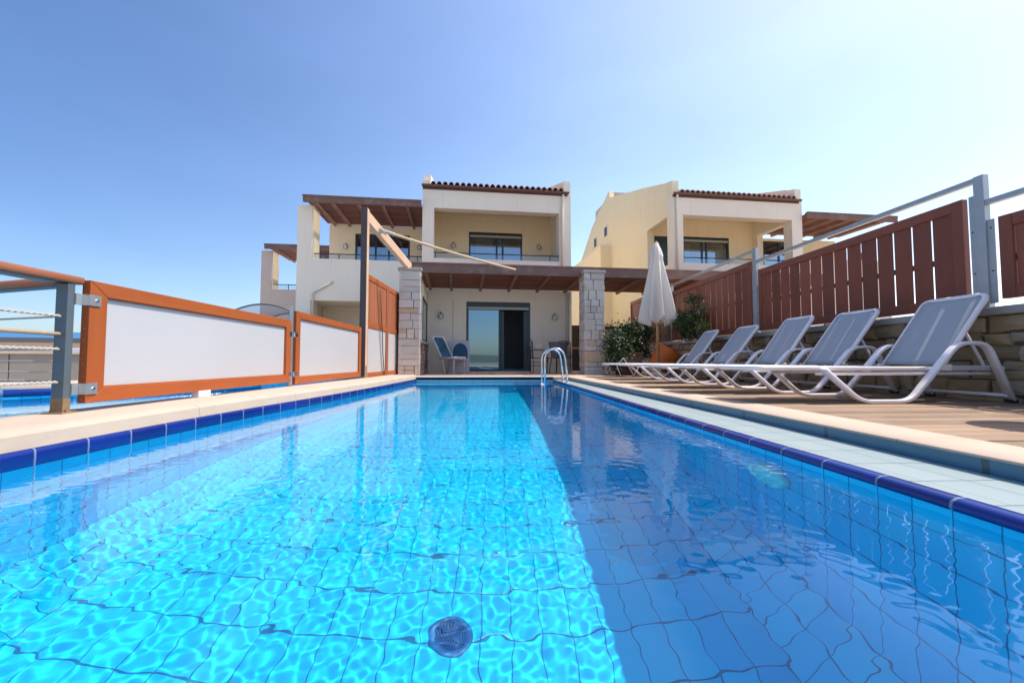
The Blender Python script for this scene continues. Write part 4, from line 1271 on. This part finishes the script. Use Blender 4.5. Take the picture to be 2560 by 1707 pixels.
def fpost(y, z1, w, label, flange=True):
    t = empty('fence_post', (FX, y, .83), 0, label, 'fence post', 'steel fence posts on the stone wall')
    mb = MB(); mb.box(-.03, -w / 2, 0, .03, w / 2, z1 - .83); mb.build('shaft', M['galv'], t, bevel=.004)
    mb = MB()
    for sg, zt in ((1, min(z1 - .83, 1.10)), (-1, min(z1 - .83, .83))):
        mb.box(-.012, sg * (w / 2 + .0) if sg > 0 else -w / 2 - .055, .05, -.004, w / 2 + .055 if sg > 0 else -w / 2, zt)
    mb.build('flange', M['galv'], t)
    mb = MB()
    for z in (.35, .75):
        for sg in (1, -1): mb.tube([(-.013, sg * (w / 2 + .03), z), (-.018, sg * (w / 2 + .03), z)], .007, 8)
    mb.build_each('bolt', M['black'], t)
    mb = MB(); mb.box(-.06, -w / 2 - .05, 0, .06, w / 2 + .05, .012); mb.build('base_plate', M['galv'], t)
fpost(3.69, 2.10, .085, 'tall grey steel fence post nearest the camera at the right')
fpost(7.10, 2.33, .10, 'grey steel fence post behind the middle loungers')
fpost(10.58, 2.35, .08, 'grey steel fence post behind the white parasol')
def frail(y0, y1, z0, z1, label):
    t = MB(); t.beam((0, 0, 0), (0, y1 - y0, z1 - z0), .05, .05)
    o = t.build('fence_rail', M['galv'], bevel=.003); o.location = (FX, y0, z0)
    tag(o, label, 'rail', 'steel rails above the fence')
frail(3.735, 7.05, 2.07, 2.09, 'grey steel rail above the middle fence panel')
frail(7.152, 10.54, 2.30, 2.31, 'grey steel rail above the far fence panel behind the parasol')
frail(.6, 3.645, 1.80, 1.83, 'grey steel rail above the fence panel at the right edge')

# ------------------------------------------------------------------ sun loungers
def make_lounger():
    root = empty('sun_lounger', (0, 0, 0))
    W = .66
    # side frames: front loop, arm rest and rear leg in one bent flat bar
    for k, y in enumerate((0, W)):
        mb = MB()
        pts = fillet([(.46, y, .285), (.72, y, .016), (1.09, y, .016), (1.47, y, .505), (1.69, y, .505), (1.865, y, .02)], .085, 6)
        mb.rtube(pts, .048, .024, up=(0, 1, 0)) if False else mb.sweep(pts, [(-.011, -.030), (.011, -.030), (.015, -.024), (.015, .024), (.011, .030), (-.011, .030), (-.015, .024), (-.015, -.024)], up=(0, 1, 0))
        leg = mb.build('side_leg', M['white_paint'], root, True)
        mb = MB(); mb.box(1.835, y - .028, 0, 1.895, y + .028, .03); mb.build('foot_cap', M['black'], leg, bevel=.006)
    # seat frame
    mb = MB()
    y0, y1 = .055, W - .055
    pts = fillet([(1.87, y0, .285), (.0, y0, .292), (.0, y1, .292), (1.87, y1, .285)], .06, 5)
    mb.rtube(pts, .034, .034)
    mb.rtube([(.44, y0, .245), (1.85, y0, .245)], .02, .026); mb.rtube([(.44, y1, .245), (1.85, y1, .245)], .02, .026)
    mb.tube([(1.86, y0, .285), (1.86, y1, .285)], .014, 8)
    mb.build('seat_frame', M['white_paint'], root, True)
    mb = MB()
    for x, z in ((.50, .262), (1.30, .262), (1.78, .30)): mb.tube([(x, 0, z), (x, W, z)], .014, 8)
    mb.tube([(1.845, 0, .06), (1.845, W, .06)], .016, 8)
    mb.build_each('crossbar', M['white_paint'], root, True)
    mb = MB(); rows = []
    for i in range(15):
        x = .03 + 1.37 * i / 14; sg = .0
        rows.append([(x, y0 + .012 + (y1 - y0 - .024) * j / 6, .306 - .010 * math.sin(math.pi * j / 6)) for j in range(7)])
    mb.sheet(rows); o = mb.build('seat_sling', M['sling'], root, True); m_ = o.modifiers.new('sol', 'SOLIDIFY'); m_.thickness = .006
    # backrest
    H0, H1 = Vector((1.405, 0, .305)), Vector((1.80, 0, .935))
    d = (H1 - H0).normalized(); nrm = Vector((-d.z, 0, d.x))
    mb = MB()
    P = lambda s_, y: tuple(H0 + d * s_ + Vector((0, y, 0)))
    Lb = (H1 - H0).length
    mb.tube(fillet([P(0, y0 + .01), P(Lb, y0 + .01), P(Lb, y1 - .01), P(0, y1 - .01)], .065, 6), .021, 10, up=tuple(nrm))
    br = mb.build('backrest', M['white_paint'], root, True)
    mb = MB(); rows = []
    for i in range(15):
        s_ = .01 + (Lb - .012) * i / 14
        inset = .0 if s_ < Lb - .06 else .05 * (1 - math.sqrt(max(0, 1 - ((s_ - Lb + .06) / .065) ** 2)))
        rows.append([tuple(H0 + d * s_ - nrm * (.014 - .012 * 0) + nrm * (.0 + .009 * math.sin(math.pi * j / 6)) * -1 + nrm * .026 + Vector((0, y0 + .012 + inset + (y1 - y0 - .024 - 2 * inset) * j / 6, 0))) for j in range(7)])
    mb.sheet(rows); o = mb.build('back_sling', M['sling'], br, True); m_ = o.modifiers.new('sol', 'SOLIDIFY'); m_.thickness = .006
    mb = MB(); q = H0 + d * .40 - nrm * .02
    mb.tube(fillet([(q.x, .11, q.z), (1.79, .11, .30), (1.79, W - .11, .30), (q.x, W - .11, q.z)], .05, 5), .012, 8, up=(1, 0, .3))
    mb.build('prop_bar', M['white_paint'], br, True)
    for y in (y0 - .02, y1 + .02):
        mb = MB(); mb.box(1.375, y - .018, .268, 1.445, y + .018, .325); mb.build('hinge_block', M['white_paint'], root, bevel=.01, seg=3)
        mb = MB(); mb.box(1.765, y - .02, .27, 1.845, y + .02, .31); mb.build('ratchet', M['white_paint'], root, bevel=.012, seg=3)
    for o in root.children_recursive:
        for v_ in o.data.vertices: v_.co.x *= 1.18
    return root
proto = make_lounger()
LL = ['white framed grey sun lounger nearest the camera at the right', 'second grey sun lounger counting from the right', 'third grey sun lounger counting from the right, in the middle of the row',
      'fourth grey sun lounger counting from the right', 'fifth grey sun lounger, last with a raised back beside the parasol']
for i, (x, y, a) in enumerate(((2.19, 3.36, .6), (2.17, 4.36, 1.2), (2.10, 5.27, -.6), (2.13, 6.46, .7), (2.18, 7.80, -1.4))):
    o = proto if i == 0 else copy_tree(proto)
    o.location = (x, y, -.002); o.rotation_euler = (0, 0, R(a))
    for ch_ in o.children:
        if ch_.name.startswith('backrest'):
            Hg = Vector((1.405 * 1.18, 0, .305)); th_ = R((0, 1.2, -.8, 1.6, -.4)[i]); Ry = Matrix.Rotation(th_, 3, 'Y')
            ch_.rotation_euler = (0, th_, 0); ch_.location = Hg - Ry @ Hg
    tag(o, LL[i], 'sun lounger', 'sun loungers in a row on the deck')
# folded low lounger by the pillar
t = empty('folding_lounger', (2.86, 9.75, .002), R(6), 'low folding lounger with thin crossed white legs in front of the bushes', 'sun lounger')
mb = MB()
for y in (0, .55): mb.tube([(-.1, y, .27), (1.3, y, .285)], .013, 8)
mb.tube([(-.1, 0, .27), (-.1, .55, .27)], .013, 8); mb.tube([(1.3, 0, .285), (1.3, .55, .285)], .013, 8)
mb.build('seat_frame', M['white_paint'], t, True)
mb = MB(); mb.box(-.08, .01, .276, 1.28, .54, .284); mb.build('seat_sling', M['chair_white'], t)
for y in (0, .55):
    mb = MB(); mb.tube(fillet([(.03, y, .25), (.12, y, .012)], .02), .011, 8); mb.tube(fillet([(.08, y, .30), (.20, y, .42), (.45, y, .012), (.62, y, .27)], .03), .011, 8); mb.tube([(.95, y, .27), (.75, y, .012)], .011, 8)
    mb.build('leg', M['white_paint'], t, True)

# ------------------------------------------------------------------ parasol, tub, planter, plants
UX, UY = 3.76, 9.45
t = empty('parasol', (UX, UY, 0), 0, 'closed white parasol on a wooden pole beside the last lounger', 'parasol')
mb = MB(); mb.lathe([(0, 0), (.024, 0), (.024, 3.02), (0, 3.02)], 14); mb.v = [(x * 1.4, y * 1.4, z) for x, y, z in mb.v]; mb.build('pole', M['umb_wood'], t, True)
mb = MB(); mb.lathe([(0, 0), (.2, 0), (.2, .05), (.08, .07), (.05, .25), (0, .25)], 24); mb.build('base', M['slab'], t, True)
def cloth():
    mb = MB(); n, m = 96, 26; rows = []
    rr = random.Random(2); ph = [rr.uniform(-.35, .35) for _ in range(8)]
    for k in range(m + 1):
        s_ = k / m                                  # 0 top .. 1 hem
        base = .05 + .385 * s_ ** .85 + (.035 * math.sin(math.pi * min(1, s_ * 5)) if s_ < .2 else 0)
        row = []
        for i in range(n + 1):
            a = 2 * math.pi * i / n
            fold = (.5 + .5 * math.cos(8 * a + .5 * math.sin(a * 3))) ** 1.6
            amp = .52 * min(1, .15 + s_ * 1.1)
            r_ = base * (1 - amp * (1 - fold)) * (1 + .05 * math.sin(3 * a + 5 * s_))
            z = 3.05 - 1.76 * s_ - (.10 * (1 - fold) + .05 * math.sin(a * 2 + 1) if s_ > .9 else 0) * ((s_ - .9) / .1 if s_ > .9 else 0)
            row.append((r_ * math.cos(a), r_ * math.sin(a), z))
        rows.append(row)
    mb.sheet(rows)
    return mb
o = cloth().build('canopy', M['umb_cloth'], t, True); m_ = o.modifiers.new('sol', 'SOLIDIFY'); m_.thickness = .004
mb = MB()
rows = []
for k in range(7):
    s_ = k / 6; rows.append([((.05 + .10 * s_) * (1 + .10 * math.cos(6 * 2 * math.pi * i / 40)) * math.cos(2 * math.pi * i / 40), (.05 + .10 * s_) * (1 + .10 * math.cos(6 * 2 * math.pi * i / 40)) * math.sin(2 * math.pi * i / 40), 3.08 - .30 * s_ + .03 * math.sin(2 * math.pi * i / 40 * 2) * s_) for i in range(41)])
mb.sheet(rows); mb.lathe([(0, 3.10), (.05, 3.09), (.055, 3.07)], 40)
o = mb.build('vent_flap', M['umb_cloth'], t, True)
mb = MB(); mb.lathe([(0, 3.14), (.018, 3.13), (.022, 3.10), (.0, 3.08)], 12); mb.build('finial', M['umb_wood'], t, True)
mb = MB()
for k in range(8):
    a = 2 * math.pi * k / 8; mb.tube([(.03 * math.cos(a), .03 * math.sin(a), 1.5), (.09 * math.cos(a), .09 * math.sin(a), 1.17)], .008, 6)
mb.build('ribs', M['umb_wood'], t, True)

t = empty('plastic_tub', (4.02, 9.92, 0), 0, 'orange plastic tub tipped over behind the parasol pole', 'tub')
mb = MB()
prof = [(.0, 0.0), (.17, .0), (.20, .02), (.27, .42), (.285, .43), (.28, .445), (.26, .44), (.19, .04), (.0, .025)]
mb.lathe(prof, 36)
Rm = Matrix.Translation((-.124, 0, .19)) @ Matrix.Scale(1.1, 4) @ Matrix.Rotation(R(42), 4, 'Y') @ Matrix.Rotation(R(-8), 4, 'X')
mb.v = [tuple(Rm @ Vector(p)) for p in mb.v]
mb.build('tub_body', M['orange'], t, True)
mb = MB()
for sg in (1, -1):
    mb.tube([tuple(Rm @ Vector((.285 * math.cos(a), sg * .285 * math.sin(a) if True else 0, .43 + .05 * math.cos((a - math.pi / 2) / .35 * math.pi / 2)))) for a in [math.pi / 2 - .35 + .07 * i for i in range(11)]], .012, 6)
mb.build_each('handle', M['orange'], t, True)
t = empty('planter', (3.42, 10.55, 0), R(8), 'brown square planter with a sunlit rim among the bushes', 'planter')
mb = MB(); mb.prism([(-.24, 0), (.24, 0), (.28, .52), (-.28, .52)], -.25, .25, 'y'); mb.build('pot', M['terracotta'], t, bevel=.015)
mb = MB(); mb.holed(-.30, .30, -.27, .27, 0, .05, [(-.25, .25, -.22, .22)]); mb.v = [(x, z, .521 + y) for x, y, z in mb.v]; mb.build('rim', M['terracotta'], t, bevel=.008)
mb = MB(); mb.box(-.255, -.245, .42, .255, .245, .515); mb.build('soil', M['bark'], t)

def bush(name, loc, size, n, mat, label, leaf=(.05, .022), seed=1, stems=7, blooms=0, cat='bush', thin=1.0, spire=False):
    rr = random.Random(seed)
    t = empty(name, loc, 0, label, cat)
    sx, sy, sz = size
    mb = MB()
    tips = []
    for k in range(stems):
        a = rr.uniform(0, 6.28); q = rr.uniform(.2, .9)
        p = [(0.06 * math.cos(a), .06 * math.sin(a), 0), (sx * .4 * q * math.cos(a), sy * .4 * q * math.sin(a), sz * .45), (sx * .85 * q * math.cos(a + .2), sy * .85 * q * math.sin(a + .2), sz * rr.uniform(.7, .97))]
        p = fillet(p, .4, 5); mb.tube(p, .011, 5); tips += p[2:]
    mb.build('stem', M['bark'], t, True)
    mb = MB()
    clumps = [(rr.choice(tips) + Vector((rr.gauss(0, sx * .22), rr.gauss(0, sy * .22), rr.gauss(0, sz * .10))), rr.uniform(.07, .2) * max(sx, sz) * .8, rr.uniform(.0, 1)) for _ in range(int(26 * thin))]
    for i in range(n):
        c, r_, tn = rr.choice(clumps)
        p = c + Vector((rr.gauss(0, r_), rr.gauss(0, r_), rr.gauss(0, r_ * .8)))
        if p.z < .02: p.z = rr.uniform(.02, .2)
        d = Vector((rr.gauss(0, 1), rr.gauss(0, 1), rr.gauss(.25, .8))).normalized()
        s_ = d.cross(Vector((rr.gauss(0, 1), rr.gauss(0, 1), rr.gauss(0, 1)))).normalized()
        L, w = leaf[0] * rr.uniform(.6, 1.3), leaf[1] * rr.uniform(.7, 1.2)
        up = d.cross(s_) * (L * .12)
        mb.add([p, p + d * L * .45 + s_ * w + up, p + d * L, p + d * L * .45 - s_ * w + up], [(0, 1, 2), (0, 2, 3)], min(1, max(0, tn * .7 + rr.uniform(-.1, .4))))
    mb.build('leaves', mat, t, fix=False)
    if blooms:
        mb = MB()
        for k in range(blooms):
            c, r_, tn = rr.choice(clumps); p = c + Vector((rr.gauss(0, r_), -abs(rr.gauss(0, r_)) - .05, rr.gauss(0, r_)))
            for j in range(5):
                a = 2 * math.pi * j / 5; q = Vector((math.cos(a), -.3, math.sin(a)))
                e = Vector((-math.sin(a), 0, math.cos(a)))
                mb.add([p, p + q * .02 + e * .011, p + q * .03, p + q * .02 - e * .011], [(0, 1, 2, 3)])
        mb.build('flowers', M['petal'], t, fix=False)
    return t
bush('bush', (3.16, 10.45, 0), (.34, .34, 1.05), 4200, M['leaf'], 'dense dark green bush with small white flowers beside the right pillar', (.06, .024), 3, 9, 7)
bush('bush', (3.75, 11.1, 0), (.65, .45, 1.45), 4200, M['leaf'], 'tall dark green bush behind the parasol against the fence', (.07, .022), 5, 10, 0)
bush('bush', (4.40, 9.15, .80), (.20, .85, .80), 3600, M['leaf'], 'dark narrow leaved bush on top of the stone wall right of the parasol', (.085, .014), 8, 9, 6)
bush('climbing_shrub', (4.42, 8.75, .8), (.16, .62, .74), 420, M['leaf_y'], 'yellow green sunlit sprigs reaching over the fence boards', (.075, .016), 12, 9, 0, 'shrub', .6)

# ------------------------------------------------------------------ terrace furniture
def hp(u, v, z=0): return Matrix.Rotation(HA, 3, 'Z') @ Vector((u, v, z)) + Vector(HO)
t = empty('garden_chair', hp(-1.42, -.95, .002), R(-36), 'blue sling chair with white frame seen from its side by the left pillar', 'chair')
mb = MB(); mb.rtube(fillet([(-.02, -.22, .42), (.55, -.22, .44), (.55, .22, .44), (-.02, .22, .42)], .07), .04, .05); mb.build('seat_frame', M['chair_white'], t, True)
mb = MB(); mb.box(.0, -.2, .425, .53, .2, .445); mb.build('seat', M['chair_white'], t, bevel=.006)
mb = MB(); mb.tube(fillet([(.06, -.22, .45), (-.30, -.22, 1.02), (-.30, .22, 1.02), (.06, .22, .45)], .06), .02, 8, up=(.8, 0, .5)); bk = mb.build('backrest', M['chair_white'], t, True)
mb = MB(); mb.sheet([[(.05, -.2, .47), (.05, .2, .47)], [(-.29, -.2, 1.0), (-.29, .2, 1.0)]]); o = mb.build('back_sling', M['blue_cloth'], bk); m_ = o.modifiers.new('sol', 'SOLIDIFY'); m_.thickness = .01
for y in (-.21, .21):
    for x, dx in ((.08, .1), (.5, -.02)):
        mb = MB(); mb.tube([(x, y, .42), (x + dx, y, .0)], .012, 8); mb.build('leg', M['chair_white'], t, True)
t = empty('garden_chair', hp(-1.02, -.42, .002), R(3), 'chair with rounded teal blue backrest facing the pool left of the door', 'chair')
mb = MB(); pts = [(.23 * math.cos(a) * 1.0, .05 + .1 * math.sin(a) * .4, .58 + .30 * math.sin(a)) for a in [math.pi * i / 16 for i in range(17)]]
mb.tube([(.23, .03, .40)] + pts + [(-.23, .03, .40)], .014, 8, up=(0, 1, 0)); bk = mb.build('backrest', M['chair_white'], t, True)
mb = MB(); n_ = len(pts); mb.add([(x, y - .01, z) for x, y, z in pts] + [(-.23, .03, .42), (.23, .03, .42)], [tuple(range(n_ + 2))]); o = mb.build('back_sling', M['blue_cloth'], bk, fix=False); m_ = o.modifiers.new('sol', 'SOLIDIFY'); m_.thickness = .008
mb = MB(); mb.box(-.24, -.40, .38, .24, .03, .42); mb.build('seat', M['chair_white'], t, bevel=.012)
for x in (-.21, .21):
    for y in (-.36, 0): mb = MB(); mb.tube([(x, y, .38), (x, y, 0)], .012, 8); mb.build('leg', M['chair_white'], t, True)
t = empty('folded_table', hp(-1.05, -.16, .002), 0, 'white folded table top leaning on the wall behind the blue chairs', 'table')
mb = MB(); mb.beam((0, -.05, .0), (0, .09, .95), .62, .028, up=(0, -1, .15)); mb.build('table_top', M['chair_white'], t, bevel=.008)
mb = MB(); mb.beam((-.26, -.055, .12), (-.26, .05, .86), .03, .02, up=(0, -1, .15)); mb.beam((.26, -.055, .12), (.26, .05, .86), .03, .02, up=(0, -1, .15)); mb.build('folded_leg', M['chair_white'], t)

def iron_chair(u, v, rz, label, back=True):
    t = empty('iron_chair', hp(u, v, .002), rz, label, 'chair', 'wrought iron chairs on the terrace')
    for x, y, h in ((-.21, -.2, .45), (.21, -.2, .45), (-.21, .2, .92), (.21, .2, .92)):
        mb = MB(); mb.tube([(x, y, 0), (x * .97, y, .45), (x, y * 1.15, h)], .012, 6); mb.build('leg', M['iron'], t, True)
    mb = MB(); mb.box(-.22, -.21, .43, .22, .21, .45); mb.build('seat', M['iron'], t, bevel=.004)
    mb = MB()
    for k in range(5): mb.tube([(-.21 + .105 * k, .2, .45), (-.21 + .105 * k, .228, .90)], .006, 6)
    for z in (.62, .76): mb.tube([(-.21, .212, z), (.21, .212, z)], .006, 6)
    mb.tube(fillet([(-.21, .23, .91), (0, .235, .98), (.21, .23, .91)], .2), .011, 6); mb.build('backrest', M['iron'], t, True)
    mb = MB()
    for x in (-.215, .215):
        mb.tube(fillet([(x, .21, .66), (x, -.1, .67), (x, -.22, .60), (x, -.2, .44)], .06), .009, 6)
        mb.tube([(x, -.2, .22), (x, .2, .22)], .007, 6); mb.tube([(x, -.2, .32), (x, .2, .32)], .006, 6)
    mb.build('armrest', M['iron'], t, True)
    return t
iron_chair(1.22, -.75, R(95), 'wrought iron chair with a cream cloth over it right of the door')
iron_chair(2.05, -.35, R(-10), 'wrought iron chair against the wall behind the ladder')
t = empty('mesh_chair', hp(1.68, -1.0, .002), R(185), 'grey mesh backed chair with curved dark legs behind the pool ladder', 'chair')
mb = MB(); mb.sheet([[(-.16, .20, .42), (.16, .20, .42)], [(-.20, .22, .62), (.20, .22, .62)], [(-.27, .26, .86), (.27, .26, .86)], [(-.27, .27, .88), (.27, .27, .88)]]); bk = mb.build('backrest', M['mesh_grey'], t, True); m_ = bk.modifiers.new('sol', 'SOLIDIFY'); m_.thickness = .008
mb = MB(); mb.box(-.22, -.22, .42, .22, .2, .44); mb.build('seat', M['mesh_grey'], t, bevel=.006)
for sg in (-1, 1):
    mb = MB(); mb.tube(fillet([(sg * .28, .26, .88), (sg * .17, .2, .5), (sg * .2, .1, .25), (sg * .26, .24, 0)], .15), .013, 8); mb.tube(fillet([(sg * .2, -.2, .44), (sg * .24, -.24, 0)], .1), .013, 8); mb.build('leg', M['iron'], t, True)
t = empty('folded_cloth', hp(1.22, -.80, .66), R(5), 'cream cloth draped over the iron chair right of the door', 'cloth')
mb = MB(); rows = []
for k in range(9):
    a = math.pi * k / 8
    rows.append([(-.13 + .26 * j / 8, -.03 * math.cos(a) + .008 * math.sin(j * 1.7), .20 * min(1, math.sin(a) * 1.6) + .03 * math.sin(j * 1.3) * math.sin(a)) for j in range(9)])
mb.sheet(rows); o = mb.build('cloth', M['cloth_cream'], t, True); m_ = o.modifiers.new('sol', 'SOLIDIFY'); m_.thickness = .01
t = empty('garden_table', hp(2.28, -.95, .002), 0, 'small wooden topped iron table beside the right pillar', 'table')
mb = MB(); mb.box(-.42, -.3, .70, .3, .3, .735); mb.build('table_top', M['umb_wood'], t, bevel=.008)
for x in (-.36, .24):
    for y in (-.25, .25): mb = MB(); mb.tube([(x, y, 0), (x, y, .70)], .014, 8); mb.build('leg', M['iron'], t, True)
mb = MB(); mb.tube([(-.36, -.25, .25), (.24, -.25, .25)], .008, 6); mb.tube([(-.36, -.25, .5), (.24, -.25, .5)], .008, 6); mb.build('stretcher', M['iron'], t, True)

# unseen table shape added outside the view, sized to cast a deck shadow
t = empty('shadow_caster', (3.55, 2.2, -.002), 0, 'unseen round table shape added to cast a shadow on the sunny deck', 'table')
mb = MB(); mb.lathe([(0, 1.10), (.29, 1.10), (.30, 1.11), (.29, 1.125), (0, 1.125)], 32); mb.build('table_top', M['chair_white'], t)
mb = MB(); mb.lathe([(0, 0), (.16, 0), (.15, .02), (.03, .05), (.025, 1.10), (0, 1.10)], 20); mb.build('pedestal', M['chair_white'], t, True)

# distant hills all round
hl = MB(); rr = random.Random(6); rows = []
n = 180
for k, (rad, hh) in enumerate(((700, -3), (900, .5), (1200, 1), (1800, .3))):
    row = []
    for i in range(n + 1):
        a = 2 * math.pi * i / n
        z = 14 + 8 * math.sin(3 * a + 1) + 5 * math.sin(7 * a) + 3 * math.sin(17 * a + 2) + 2 * math.sin(31 * a)
        row.append((rad * math.cos(a), rad * math.sin(a), -2.6 if k == 0 else z * hh))
    rows.append(row)
hl.sheet(rows)
tag(hl.build('hills', plain('scrub_hills', (.16, .17, .12), .95, 0, .3, .02), smooth=True), kind='structure')
